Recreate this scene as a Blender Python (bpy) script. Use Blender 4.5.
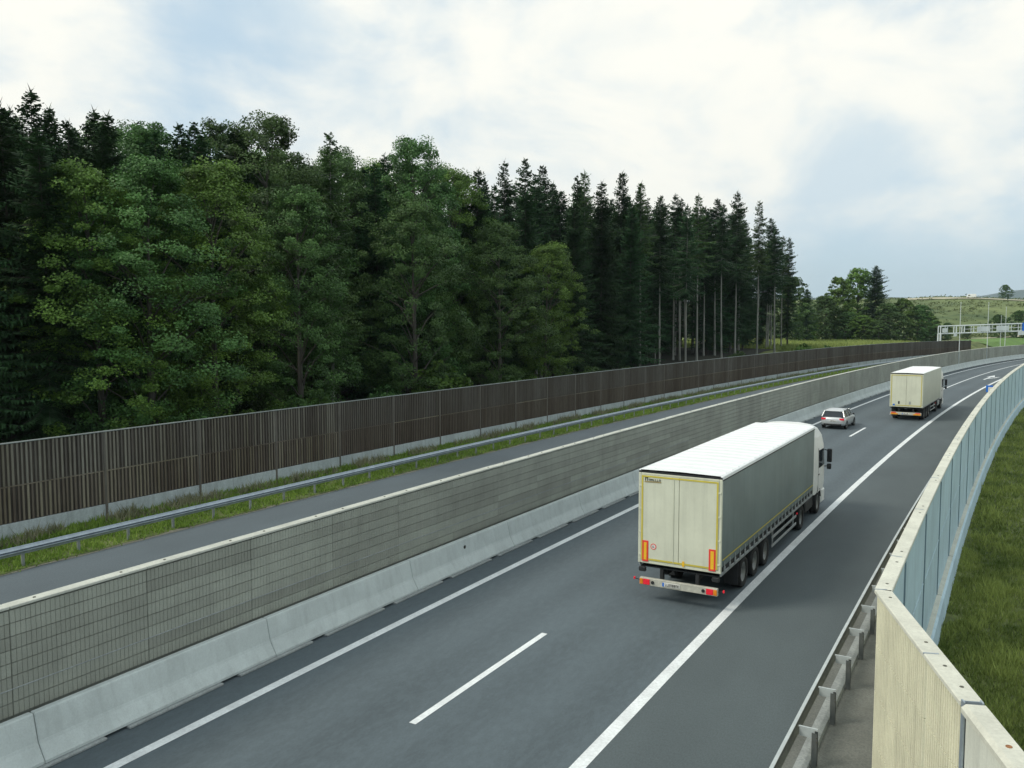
import bpy, math, random
from mathutils import Vector, Matrix, noise as mnoise
from math import sin, cos, pi, radians, hypot, atan2, sqrt

scene = bpy.context.scene
for o in list(bpy.data.objects):
    bpy.data.objects.remove(o)

# ------------------------------------------------------------------ camera
cd = bpy.data.cameras.new("camera"); cam = bpy.data.objects.new("camera", cd)
scene.collection.objects.link(cam); scene.camera = cam
CAM_Z = 8.5
cam.location = (0, 0, CAM_Z)
cam.rotation_euler = (radians(90 - 4.322), 0, radians(28.782))
cd.sensor_width = 36; cd.lens = 858 / 1024 * 36
cd.clip_start = 0.1; cd.clip_end = 30000

# ------------------------------------------------------------------ sky and sun
SUN_EL, SUN_AZ = radians(44), radians(-132)      # azimuth from +Y, clockwise positive
world = bpy.data.worlds.new("World"); scene.world = world; world.use_nodes = True
wn, wl = world.node_tree.nodes, world.node_tree.links
wn.clear()
def wnode(t, **k):
    n = wn.new(t)
    for a, b in k.items(): setattr(n, a, b)
    return n
def wmath(op, a, b=None, c=None):
    n = wnode("ShaderNodeMath", operation=op)
    for i, x in enumerate((a, b, c)):
        if x is None: continue
        if isinstance(x, (int, float)): n.inputs[i].default_value = x
        else: wl.new(x, n.inputs[i])
    return n.outputs[0]
sky = wnode("ShaderNodeTexSky", sky_type='NISHITA', sun_disc=False)
sky.sun_elevation = SUN_EL; sky.sun_rotation = SUN_AZ
sky.air_density = 1.0; sky.dust_density = 1.5; sky.ozone_density = 1.6
tc = wnode("ShaderNodeTexCoord")
sep = wnode("ShaderNodeSeparateXYZ"); wl.new(tc.outputs["Generated"], sep.inputs[0])
comb = wnode("ShaderNodeVectorMath", operation='MULTIPLY'); wl.new(tc.outputs["Generated"], comb.inputs[0]); comb.inputs[1].default_value = (1.0, 1.0, 1.7)
def wnoise(scale, det, rough, off, dist=0.0):
    m = wnode("ShaderNodeMapping"); wl.new(comb.outputs[0], m.inputs[0]); m.inputs[1].default_value = off
    n = wnode("ShaderNodeTexNoise"); wl.new(m.outputs[0], n.inputs["Vector"])
    n.inputs["Scale"].default_value = scale; n.inputs["Detail"].default_value = det
    n.inputs["Roughness"].default_value = rough; n.inputs["Distortion"].default_value = dist
    return n.outputs["Fac"]
def wramp(x, a, b):
    n = wnode("ShaderNodeMapRange", interpolation_type='SMOOTHSTEP'); wl.new(x, n.inputs[0])
    n.inputs[1].default_value = a; n.inputs[2].default_value = b
    return n.outputs[0]
def lobe(px, py, deg):
    """soft patch of sky round a fixed compass direction"""
    v = cam.rotation_euler.to_matrix() @ Vector(((px - 512) / 858, -(py - 384) / 858, -1.0)); v.normalize()
    dt = wnode("ShaderNodeVectorMath", operation='DOT_PRODUCT'); wl.new(tc.outputs["Generated"], dt.inputs[0]); dt.inputs[1].default_value = v
    return wramp(dt.outputs["Value"], cos(radians(deg)), 1.0)
def wsum(x, terms):
    for k, l in terms: x = wmath('MULTIPLY_ADD', l, k, x)
    return x
cov_n = wsum(wnoise(4.2, 12, 0.55, (3.4, 1.2, 0.5), 0.25), [(-.10, lobe(230, 0, 17)), (-.07, lobe(480, 40, 10)), (-.07, lobe(940, 265, 10)), (.06, lobe(330, 110, 10)), (.09, lobe(640, 110, 18)), (.06, lobe(990, 10, 14)), (.08, lobe(0, 80, 12))])
cover = wramp(cov_n, 0.27, 0.56)                                             # where cloud hides the blue
br_n = wsum(wnoise(5.0, 12, 0.56, (7.3, 4.4, 2.0), 0.30), [(.10, lobe(640, 110, 16)), (.18, lobe(0, 80, 13)), (.10, lobe(990, 10, 14)), (.06, lobe(330, 90, 10)), (-.06, lobe(840, 190, 14))])
bright = wramp(br_n, 0.36, 0.66)                                             # sunlit or shaded side of the cloud
def wmix(f, a, b):
    n = wnode("ShaderNodeMix", data_type='RGBA')
    if isinstance(f, (int, float)): n.inputs[0].default_value = f
    else: wl.new(f, n.inputs[0])
    for i, x in ((6, a), (7, b)):
        if isinstance(x, tuple): n.inputs[i].default_value = (*x, 1)
        else: wl.new(x, n.inputs[i])
    return n.outputs[2]
cloudc = wmix(bright, (0.46, 0.535, 0.578), (0.70, 0.692, 0.635))
skys = wnode("ShaderNodeVectorMath", operation='SCALE'); wl.new(sky.outputs[0], skys.inputs[0]); skys.inputs[3].default_value = 0.10
veil = wmix(0.80, skys.outputs[0], (0.40, 0.505, 0.575))
skyc = wmix(cover, veil, cloudc)
bg = wnode("ShaderNodeBackground"); wl.new(skyc, bg.inputs[0]); bg.inputs[1].default_value = 1.0
wo = wnode("ShaderNodeOutputWorld"); wl.new(bg.outputs[0], wo.inputs[0])

sl = bpy.data.lights.new("sun", 'SUN'); sun = bpy.data.objects.new("sun", sl); scene.collection.objects.link(sun)
sl.energy = 1.5; sl.angle = radians(18); sl.color = (1.0, 0.93, 0.80)
sdir = Vector((sin(SUN_AZ) * cos(SUN_EL), cos(SUN_AZ) * cos(SUN_EL), sin(SUN_EL)))
sun.rotation_euler = sdir.to_track_quat('Z', 'Y').to_euler(); sun.location = (0, 0, 60)

vs = scene.view_settings
vs.view_transform = 'Standard'; vs.look = 'None'; vs.exposure = 0.62; vs.gamma = 1.0; vs.use_curve_mapping = False
try:
    scene.cycles.max_bounces = 6; scene.cycles.diffuse_bounces = 3; scene.cycles.transparent_max_bounces = 6
    scene.cycles.use_denoising = True
except Exception: pass

# ------------------------------------------------------------------ helpers
C = scene.collection
RNG = random.Random(11)

def mat(name, col, rough=0.7, var=0.12, scale=2.0, metal=0.0, bump=0.0, bscale=30.0, col2=None, stretch=(1, 1, 1),
        fine=0.0, fscale=60.0, spec=0.4, trans=0.0, obj_rand=0.0, attr=None, streak=0.0, emit=None, tracks=0.0):
    m = bpy.data.materials.new(name); m.use_nodes = True
    n, l = m.node_tree.nodes, m.node_tree.links
    b = n["Principled BSDF"]; out = n["Material Output"]
    b.inputs["Roughness"].default_value = rough; b.inputs["Metallic"].default_value = metal
    b.inputs["Specular IOR Level"].default_value = spec
    geo = n.new("ShaderNodeNewGeometry")
    mp = n.new("ShaderNodeMapping"); l.new(geo.outputs["Position"], mp.inputs[0]); mp.inputs[3].default_value = stretch
    def nz(sc, det=5, rg=0.6, vec=None):
        t = n.new("ShaderNodeTexNoise"); l.new(vec or mp.outputs[0], t.inputs["Vector"])
        t.inputs["Scale"].default_value = sc; t.inputs["Detail"].default_value = det; t.inputs["Roughness"].default_value = rg
        return t.outputs["Fac"]
    def mixc(f, a, c):
        x = n.new("ShaderNodeMix"); x.data_type = 'RGBA'
        if isinstance(f, (int, float)): x.inputs[0].default_value = f
        else: l.new(f, x.inputs[0])
        for i, q in ((6, a), (7, c)):
            if isinstance(q, tuple): x.inputs[i].default_value = (*q[:3], 1)
            else: l.new(q, x.inputs[i])
        return x.outputs[2]
    def rng(x, a, c, lo=0.0, hi=1.0):
        r = n.new("ShaderNodeMapRange"); l.new(x, r.inputs[0])
        for i, q in enumerate((a, c, lo, hi)): r.inputs[i + 1].default_value = q
        return r.outputs[0]
    lo = tuple(c * (1 - var) for c in col); hi = tuple(min(1, c * (1 + var)) for c in (col2 or col))
    f = rng(nz(scale), 0.32, 0.68)
    if attr:
        a = n.new("ShaderNodeAttribute"); a.attribute_name = attr
        mm = n.new("ShaderNodeMath"); mm.operation = 'MULTIPLY_ADD'; l.new(f, mm.inputs[0]); mm.inputs[1].default_value = 0.35
        m2 = n.new("ShaderNodeMath"); m2.operation = 'MULTIPLY'; l.new(a.outputs["Fac"], m2.inputs[0]); m2.inputs[1].default_value = 0.65
        l.new(m2.outputs[0], mm.inputs[2]); f = mm.outputs[0]
    colr = mixc(f, lo, hi)
    if fine:
        colr = mixc(rng(nz(fscale, 3, 0.7), 0.35, 0.65, 0, fine), colr, tuple(c * 0.35 for c in col))
    if streak:
        mp2 = n.new("ShaderNodeMapping"); l.new(geo.outputs["Position"], mp2.inputs[0]); mp2.inputs[3].default_value = (5, 5, 0.35)
        colr = mixc(rng(nz(1.0, 4, 0.6, mp2.outputs[0]), 0.48, 0.72, 0, streak), colr, tuple(c * 0.45 for c in col))
    if tracks:      # wheel paths worn along the lanes, following the bend
        vsb = n.new("ShaderNodeVectorMath"); vsb.operation = 'SUBTRACT'; l.new(geo.outputs["Position"], vsb.inputs[0]); vsb.inputs[1].default_value = (1159.74, -4.748, 0)
        vmu = n.new("ShaderNodeVectorMath"); vmu.operation = 'MULTIPLY'; l.new(vsb.outputs[0], vmu.inputs[0]); vmu.inputs[1].default_value = (1, 1, 0)
        vln = n.new("ShaderNodeVectorMath"); vln.operation = 'LENGTH'; l.new(vmu.outputs[0], vln.inputs[0])
        m1 = n.new("ShaderNodeMath"); m1.operation = 'MULTIPLY_ADD'; l.new(vln.outputs["Value"], m1.inputs[0]); m1.inputs[1].default_value = 2 * pi / 1.925; m1.inputs[2].default_value = -(1159.74 + 13.35) * 2 * pi / 1.925
        m3 = n.new("ShaderNodeMath"); m3.operation = 'COSINE'; l.new(m1.outputs[0], m3.inputs[0])
        m4 = n.new("ShaderNodeMath"); m4.operation = 'MULTIPLY'; l.new(rng(m3.outputs[0], -.6, 1), m4.inputs[0]); l.new(rng(nz(.15, 4), .3, .7, .2, 1), m4.inputs[1])
        m5 = n.new("ShaderNodeMath"); m5.operation = 'MULTIPLY'; l.new(m4.outputs[0], m5.inputs[0]); m5.inputs[1].default_value = tracks
        colr = mixc(m5.outputs[0], colr, tuple(c * .5 for c in col))
        colr = mixc(rng(nz(.9, 6, .7), .58, .76, 0, .34), colr, tuple(c * .60 for c in col))
        colr = mixc(rng(nz(7.0, 3, .7), .42, .66, 0, .22), colr, tuple(c * 1.45 for c in col))
    if obj_rand:
        oi = n.new("ShaderNodeObjectInfo")
        hs = n.new("ShaderNodeHueSaturation"); l.new(colr, hs.inputs["Color"])
        l.new(rng(oi.outputs["Random"], 0, 1, 1 - obj_rand, 1 + obj_rand), hs.inputs["Value"])
        l.new(rng(oi.outputs["Random"], 0, 1, 0.5 - obj_rand * 0.06, 0.5 + obj_rand * 0.05), hs.inputs["Hue"])
        colr = hs.outputs[0]
    l.new(colr, b.inputs["Base Color"])
    if bump:
        bp = n.new("ShaderNodeBump"); bp.inputs["Strength"].default_value = bump; bp.inputs["Distance"].default_value = 0.02
        l.new(nz(bscale, 4, 0.65), bp.inputs["Height"]); l.new(bp.outputs[0], b.inputs["Normal"])
    if trans:
        tr = n.new("ShaderNodeBsdfTranslucent"); l.new(colr, tr.inputs[0])
        ms = n.new("ShaderNodeMixShader"); ms.inputs[0].default_value = trans
        l.new(b.outputs[0], ms.inputs[1]); l.new(tr.outputs[0], ms.inputs[2]); l.new(ms.outputs[0], out.inputs[0])
    if emit:
        b.inputs["Emission Color"].default_value = (*emit[:3], 1); b.inputs["Emission Strength"].default_value = emit[3]
    return m

def put(name, mesh, parent=None, loc=(0, 0, 0), rz=0.0):
    o = bpy.data.objects.new(name, mesh); C.objects.link(o)
    if parent is not None: o.parent = parent
    o.location = loc; o.rotation_euler = (0, 0, rz)
    return o

def tag(o, label=None, cat=None, group=None, kind=None):
    if label: o["label"] = label
    if cat: o["category"] = cat
    if group: o["group"] = group
    if kind: o["kind"] = kind
    return o

def thing(name, label, cat, loc=(0, 0, 0), rz=0.0, group=None):
    return tag(put(name, None, None, loc, rz), label, cat, group)

class MB:
    """collects geometry for ONE mesh"""
    def __init__(s): s.v = []; s.f = []; s.a = []; s.cur = 0.5
    def add(s, vs, fs):
        k = len(s.v); s.v += [tuple(p) for p in vs]
        for f in fs: s.f.append(tuple(i + k for i in f)); s.a.append(s.cur)
        return s
    def box(s, x0, x1, y0, y1, z0, z1, M=None):
        vs = [(x, y, z) for z in (z0, z1) for y in (y0, y1) for x in (x0, x1)]
        if M is not None: vs = [M @ Vector(p) for p in vs]
        return s.add(vs, [(0, 2, 3, 1), (4, 5, 7, 6), (0, 1, 5, 4), (2, 6, 7, 3), (0, 4, 6, 2), (1, 3, 7, 5)])
    def cbox(s, x0, x1, y0, y1, z0, z1, b=0.01):
        """box with bevelled edges"""
        vs = []; b = min(b, (x1 - x0) * .45, (y1 - y0) * .45, (z1 - z0) * .45)
        cx, cy, cz = (x0 + x1) / 2, (y0 + y1) / 2, (z0 + z1) / 2
        hx, hy, hz = (x1 - x0) / 2, (y1 - y0) / 2, (z1 - z0) / 2
        idx = {}
        for sx in (-1, 1):
            for sy in (-1, 1):
                for sz in (-1, 1):
                    for ax in range(3):
                        p = [sx * (hx - (b if ax != 0 else 0)), sy * (hy - (b if ax != 1 else 0)), sz * (hz - (b if ax != 2 else 0))]
                        idx[(sx, sy, sz, ax)] = len(vs); vs.append((cx + p[0], cy + p[1], cz + p[2]))
        fs = []
        def q(*k): fs.append([idx[i] for i in k])
        for sg in (-1, 1):
            o = [(-1, -1), (1, -1), (1, 1), (-1, 1)]
            if sg < 0: o = o[::-1]
            q(*[(sg, a, c, 0) for a, c in o]); q(*[(c, sg, a, 1) for a, c in o]); q(*[(a, c, sg, 2) for a, c in o])
        for a in (-1, 1):
            for c in (-1, 1):
                e = [[(a, c, -1, 0), (a, c, -1, 1), (a, c, 1, 1), (a, c, 1, 0)], [(a, -1, c, 0), (a, 1, c, 0), (a, 1, c, 2), (a, -1, c, 2)],
                     [(-1, a, c, 1), (-1, a, c, 2), (1, a, c, 2), (1, a, c, 1)]]
                for i, w in enumerate(e):
                    if a * c < 0: w = w[::-1]
                    q(*w)
                for d in (-1, 1):
                    w = [(a, c, d, 0), (a, c, d, 1), (a, c, d, 2)]
                    if a * c * d < 0: w = w[::-1]
                    q(*w)
        return s.add(vs, fs)
    def tube(s, p0, p1, r0, r1=None, n=8, cap=True):
        r1 = r0 if r1 is None else r1
        p0, p1 = Vector(p0), Vector(p1); d = (p1 - p0).normalized()
        u = d.orthogonal().normalized(); w = d.cross(u)
        vs = [p0 + (u * cos(2 * pi * i / n) + w * sin(2 * pi * i / n)) * r0 for i in range(n)] + \
             [p1 + (u * cos(2 * pi * i / n) + w * sin(2 * pi * i / n)) * r1 for i in range(n)]
        fs = [(i, (i + 1) % n, n + (i + 1) % n, n + i) for i in range(n)]
        if cap: fs += [tuple(range(n - 1, -1, -1)), tuple(range(n, 2 * n))]
        return s.add(vs, fs)
    def poly_tube(s, pts, radii, n=7):
        pts = [Vector(p) for p in pts]; vs = []; fs = []
        for k, p in enumerate(pts):
            d = (pts[min(k + 1, len(pts) - 1)] - pts[max(k - 1, 0)]).normalized()
            u = d.cross(Vector((0.3, 1, 0.1))).normalized(); w = d.cross(u)
            vs += [p + (u * cos(2 * pi * i / n) + w * sin(2 * pi * i / n)) * radii[k] for i in range(n)]
        for k in range(len(pts) - 1):
            fs += [(k * n + i, k * n + (i + 1) % n, (k + 1) * n + (i + 1) % n, (k + 1) * n + i) for i in range(n)]
        return s.add(vs, fs)
    def lathe(s, prof, n=24, axis='x', c=(0, 0, 0)):
        """profile of (t along axis, radius)"""
        vs = []; m = len(prof)
        for i in range(n):
            a = 2 * pi * i / n
            for t, r in prof:
                p = (t, r * cos(a), r * sin(a)) if axis == 'x' else ((r * cos(a), t, r * sin(a)) if axis == 'y' else (r * cos(a), r * sin(a), t))
                vs.append((p[0] + c[0], p[1] + c[1], p[2] + c[2]))
        fs = [(i * m + j, ((i + 1) % n) * m + j, ((i + 1) % n) * m + j + 1, i * m + j + 1) for i in range(n) for j in range(m - 1)]
        return s.add(vs, fs)
    def prism(s, prof, t0, t1, axis='y'):
        """closed profile swept along an axis; prof is (a,b) in the other two axes"""
        n = len(prof)
        def P(a, b, t): return {'y': (a, t, b), 'x': (t, a, b), 'z': (a, b, t)}[axis]
        vs = [P(a, b, t0) for a, b in prof] + [P(a, b, t1) for a, b in prof]
        fs = [(i, (i + 1) % n, n + (i + 1) % n, n + i) for i in range(n)] + [tuple(range(n - 1, -1, -1)), tuple(range(n, 2 * n))]
        return s.add(vs, fs)
    def mesh(s, name, m, smooth=False, attr=False, fix=True):
        me = bpy.data.meshes.new(name); me.from_pydata(s.v, [], s.f)
        if attr:
            at = me.attributes.new("shade", 'FLOAT', 'FACE'); at.data.foreach_set("value", s.a)
        if fix and len(s.f) < 20000:
            import bmesh
            bm = bmesh.new(); bm.from_mesh(me); bmesh.ops.recalc_face_normals(bm, faces=bm.faces); bm.to_mesh(me); bm.free()
        if smooth: me.polygons.foreach_set("use_smooth", [True] * len(me.polygons))
        me.materials.append(m); me.update()
        return me
    def build(s, name, m, parent=None, loc=(0, 0, 0), rz=0.0, **k):
        return put(name, s.mesh(name, m, **k), parent, loc, rz)
    def world(s, name, m, parent=None, **k):
        """geometry is in world coordinates; the (unrotated) parent's place is taken off"""
        if parent is not None:
            L = parent.location; s.v = [(a - L[0], b - L[1], c - L[2]) for a, b, c in s.v]
        return put(name, s.mesh(name, m, **k), parent)

# ------------------------------------------------------------------ the motorway's path
S0, RAD = -4.748, 1159.74          # straight before S0, then a wide right-hand bend
def zr(s): return -0.00006 * (s - 130) ** 2 if s > 130 else 0.0
def th(s): return max(0.0, (s - S0) / RAD)
def P(s, d, z=0.0):
    if s < S0: return Vector((d, s, z))
    t = (s - S0) / RAD
    return Vector((RAD - (RAD - d) * cos(t), S0 + (RAD - d) * sin(t), z + zr(s)))
def inv(x, y):
    if y < S0: return x, y
    return RAD - hypot(RAD - x, y - S0), S0 + RAD * atan2(y - S0, RAD - x)
def arc(d): return RAD / (RAD - d)            # path length per metre at offset d
def srange(a, b, step):
    n = max(1, int(round((b - a) / step))); return [a + (b - a) * i / n for i in range(n + 1)]
def ribbon(mb, s0, s1, d0, d1, z, step=4.0, dn=1):
    S = srange(s0, s1, step); vs = []
    for q in S:
        for j in range(dn + 1): vs.append(P(q, d0 + (d1 - d0) * j / dn, z))
    m = dn + 1
    return mb.add(vs, [(i * m + j, i * m + j + 1, (i + 1) * m + j + 1, (i + 1) * m + j) for i in range(len(S) - 1) for j in range(dn)])
def sweep(mb, prof, s0, s1, d, step=4.0, closed=True, caps=True):
    """profile of (offset from d, z) swept along the road"""
    S = srange(s0, s1, step); n = len(prof); vs = []
    for q in S:
        for a, b in prof: vs.append(P(q, d + a, b))
    m = n if closed else n - 1
    fs = [(k * n + i, k * n + (i + 1) % n, (k + 1) * n + (i + 1) % n, (k + 1) * n + i) for k in range(len(S) - 1) for i in range(m)]
    if closed and caps: fs += [tuple(range(n - 1, -1, -1)), tuple(range((len(S) - 1) * n, len(S) * n))]
    return mb.add(vs, fs)

D_WALL, D_LEFT, D_MID, D_RIGHT = -16.0, -14.33, -10.42, -6.63
D_FENCE, D_LRAIL, D_LEDGE = -33.0, -28.95, -28.5

# ------------------------------------------------------------------ materials
M = {}
M['asphalt'] = mat('asphalt', (0.098, 0.126, 0.142), 0.78, 0.13, 0.22, fine=0.30, fscale=38, stretch=(1, .35, 1), bump=0.25, bscale=60, spec=0.35, tracks=0.42)
M['asphalt_left'] = mat('asphalt_left', (0.112, 0.139, 0.156), 0.8, 0.12, 0.3, fine=0.35, fscale=30, stretch=(1, .4, 1), bump=0.3, bscale=60, spec=0.35)
M['shoulder'] = mat('shoulder', (0.099, 0.123, 0.131), 0.82, 0.12, 0.35, fine=0.35, fscale=34, stretch=(1, .4, 1), bump=0.3, bscale=60, spec=0.3)
M['bank'] = mat('bank_paving', (0.17, 0.18, 0.165), 0.85, 0.22, 0.6, fine=0.5, fscale=26, bump=0.5, bscale=40)
M['paint'] = mat('road_paint', (0.78, 0.82, 0.83), 0.6, 0.12, 1.4, fine=0.30, fscale=13)
M['concrete'] = mat('barrier_concrete', (0.55, 0.61, 0.60), 0.85, 0.10, 0.9, fine=0.14, fscale=24, streak=0.22, bump=0.2, bscale=30)
M['footing'] = mat('footing_concrete', (0.34, 0.37, 0.37), 0.9, 0.2, 1.5, fine=0.4, fscale=20)
M['ribwall'] = mat('wood_concrete', (0.335, 0.352, 0.305), 0.95, 0.13, 0.7, fine=0.22, fscale=45, streak=0.16, bump=0.5, bscale=55, obj_rand=0.13)
M['backwall'] = mat('wall_core', (0.27, 0.29, 0.255), 0.95, 0.15, 1.0, fine=0.3, fscale=30, streak=0.3)
M['coping'] = mat('coping_concrete', (0.63, 0.635, 0.545), 0.85, 0.12, 1.3, fine=0.22, fscale=18, bump=0.2, bscale=30, obj_rand=0.05)
M['coping_grey'] = mat('grey_coping', (0.53, 0.55, 0.49), 0.88, 0.14, 1.3, fine=0.25, fscale=18, obj_rand=0.06)
M['cream'] = mat('cream_rib_concrete', (0.74, 0.72, 0.54), 0.9, 0.12, 0.9, fine=0.2, fscale=40, streak=0.35, bump=0.3, bscale=50)
M['pale'] = mat('pale_concrete', (0.64, 0.66, 0.58), 0.88, 0.10, 0.8, fine=0.15, fscale=22, streak=0.3)
M['skytint_wall'] = mat('skylight_tinted_concrete', (0.48, 0.63, 0.70), 0.8, 0.10, 0.7, fine=0.12, fscale=30, streak=0.30, obj_rand=0.05)  # concrete with the blue of the sky light put into its colour
M['bluepost'] = mat('blue_grey_post', (0.20, 0.28, 0.33), 0.6, 0.10, 1.0, metal=0.2)
M['socket'] = mat('dark_socket', (0.10, 0.10, 0.08), 0.9, 0.3, 8)
M['galv'] = mat('galvanised_steel', (0.36, 0.42, 0.47), 0.45, 0.14, 3.0, metal=0.55, fine=0.15, fscale=20)
M['galv_light'] = mat('galvanised_steel_edge', (0.52, 0.57, 0.58), 0.5, 0.12, 3.0, metal=0.35)
M['galv_post'] = mat('galvanised_post', (0.27, 0.30, 0.29), 0.55, 0.16, 3.0, metal=0.35)
M['slat_up'] = mat('weathered_slat', (0.172, 0.150, 0.112), 0.9, 0.40, 0.45, col2=(0.142, 0.136, 0.118), fine=0.3, fscale=12, stretch=(1, 1, .15), obj_rand=0.35)
M['slat_low'] = mat('brown_slat', (0.180, 0.145, 0.100), 0.9, 0.40, 0.45, col2=(0.155, 0.138, 0.108), fine=0.3, fscale=12, stretch=(1, 1, .15), obj_rand=0.35)
M['fence_post'] = mat('fence_post_steel', (0.115, 0.108, 0.092), 0.8, 0.2, 1.0)
M['board'] = mat('dark_backing_board', (0.058, 0.050, 0.042), 0.95, 0.3, 0.8, obj_rand=0.15)
M['fence_plinth'] = mat('plinth_concrete', (0.46, 0.52, 0.53), 0.9, 0.14, 1.0, fine=0.3, fscale=14, streak=0.45)
M['grass_soil'] = mat('verge_soil', (0.075, 0.125, 0.028), 0.95, 0.35, 0.5, col2=(0.130, 0.155, 0.050), fine=0.5, fscale=9, bump=0.6, bscale=14)
M['gravel'] = mat('edge_gravel', (0.26, 0.25, 0.20), 0.95, 0.3, 2.0, fine=0.6, fscale=18, bump=0.8, bscale=30)
M['ground'] = mat('meadow_ground', (0.080, 0.125, 0.030), 0.95, 0.35, 0.30, col2=(0.160, 0.182, 0.060), fine=0.4, fscale=3, bump=0.5, bscale=6)
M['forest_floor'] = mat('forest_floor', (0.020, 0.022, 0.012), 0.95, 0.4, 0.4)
M['blade'] = mat('grass_blades', (0.100, 0.180, 0.032), 0.8, 0.40, 0.30, col2=(0.29, 0.335, 0.095), attr='shade', trans=0.25, spec=0.2)
M['blade_verge'] = mat('verge_blades', (0.120, 0.250, 0.030), 0.8, 0.35, 0.5, col2=(0.24, 0.34, 0.070), attr='shade', trans=0.25, spec=0.2)
M['weed'] = mat('dry_weed', (0.17, 0.21, 0.09), 0.9, 0.3, 0.6, col2=(0.30, 0.28, 0.19), attr='shade', trans=0.2)
M['corn'] = mat('field_crop', (0.18, 0.26, 0.065), 0.85, 0.2, 0.08, col2=(0.29, 0.33, 0.105), attr='shade', trans=0.2)
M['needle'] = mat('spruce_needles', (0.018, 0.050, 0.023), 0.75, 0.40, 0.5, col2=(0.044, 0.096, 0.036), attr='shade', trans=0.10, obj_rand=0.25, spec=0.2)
M['needle_light'] = mat('larch_needles', (0.034, 0.076, 0.025), 0.75, 0.40, 0.5, col2=(0.072, 0.125, 0.038), attr='shade', trans=0.15, obj_rand=0.25, spec=0.2)
M['leaf'] = mat('beech_leaves', (0.038, 0.100, 0.017), 0.6, 0.45, 0.35, col2=(0.120, 0.220, 0.036), attr='shade', trans=0.22, obj_rand=0.25, spec=0.35)
M['leaf_dark'] = mat('alder_leaves', (0.028, 0.082, 0.022), 0.6, 0.45, 0.35, col2=(0.080, 0.160, 0.040), attr='shade', trans=0.2, obj_rand=0.25, spec=0.35)
M['bark'] = mat('spruce_bark', (0.075, 0.070, 0.060), 0.95, 0.3, 2.0, stretch=(1, 1, .2), bump=0.6, bscale=14)
M['bark_pale'] = mat('pale_bark', (0.23, 0.235, 0.21), 0.95, 0.3, 2.0, stretch=(1, 1, .2), bump=0.6, bscale=14)
M['brush'] = mat('hill_brush', (0.065, 0.105, 0.030), 0.9, 0.4, 0.03, col2=(0.13, 0.155, 0.060), attr='shade', trans=0.15)
M['hill'] = mat('hill_grass', (0.085, 0.140, 0.040), 0.95, 0.3, 0.03, col2=(0.155, 0.190, 0.066), fine=0.35, fscale=0.25)
M['hill_green'] = mat('hill_meadow', (0.11, 0.20, 0.045), 0.95, 0.2, 0.1)
M['track'] = mat('pale_track', (0.40, 0.38, 0.27), 0.95, 0.2, 0.3)
M['mountain'] = mat('forest_mountain', (0.030, 0.050, 0.030), 0.95, 0.3, 0.004)
# vehicles
M['white'] = mat('white_gloss_paint', (0.74, 0.76, 0.74), 0.35, 0.04, 1.5, spec=0.5)
M['door_cream'] = mat('cream_door_panel', (0.64, 0.66, 0.53), 0.45, 0.06, 1.2, streak=0.22, fine=0.05, fscale=14)
M['roof_white'] = mat('white_roof_sheet', (0.80, 0.83, 0.83), 0.5, 0.04, 1.0, streak=0.0, fine=0.10, fscale=2.5)
M['curtain'] = mat('grey_curtain', (0.150, 0.196, 0.198), 0.5, 0.14, 0.5, streak=0.22, bump=0.10, bscale=3)
M['dark'] = mat('dark_chassis', (0.018, 0.020, 0.022), 0.7, 0.3, 3.0)
M['rubber'] = mat('tyre_rubber', (0.018, 0.019, 0.020), 0.85, 0.2, 6.0)
M['rim'] = mat('steel_rim', (0.20, 0.21, 0.21), 0.45, 0.2, 5.0, metal=0.6)
M['yellow'] = mat('yellow_tape', (0.56, 0.47, 0.07), 0.5, 0.08, 3.0)
M['orange'] = mat('orange_reflector', (0.80, 0.34, 0.02), 0.4, 0.08, 6.0)
M['red'] = mat('red_reflector', (0.75, 0.06, 0.04), 0.4, 0.08, 6.0)
M['tail'] = mat('tail_lamp_red', (0.62, 0.015, 0.03), 0.2, 0.1, 8.0, emit=(1.0, 0.05, 0.08, 0.12))
M['field_amber'] = mat('amber_field', (0.85, 0.50, 0.03), 0.4, 0.06, 6.0)
M['amber'] = mat('amber_lamp', (0.75, 0.25, 0.02), 0.2, 0.1, 8.0)
M['glass'] = mat('dark_tinted_glass', (0.020, 0.028, 0.034), 0.08, 0.1, 2.0, spec=0.6)
M['silver'] = mat('silver_paint', (0.62, 0.65, 0.66), 0.30, 0.04, 2.0, metal=0.45)
M['plate'] = mat('plate_white', (0.70, 0.70, 0.66), 0.5, 0.05, 4.0)
M['blue'] = mat('sign_blue', (0.015, 0.16, 0.62), 0.4, 0.05, 4.0)
M['ink'] = mat('dark_ink', (0.03, 0.03, 0.025), 0.6, 0.1, 4.0)
M['sidegrey'] = mat('box_side_white', (0.50, 0.53, 0.46), 0.5, 0.05, 0.8, streak=0.12)
M['bumper_white'] = mat('grimy_bumper_white', (0.50, 0.50, 0.43), 0.6, 0.18, 2.5, fine=0.25, fscale=16, streak=0.4)
M['alu'] = mat('alu_rail', (0.34, 0.37, 0.38), 0.45, 0.1, 3.0, metal=0.4)
M['gantry'] = mat('gantry_paint', (0.62, 0.68, 0.68), 0.5, 0.06, 1.0)

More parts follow.
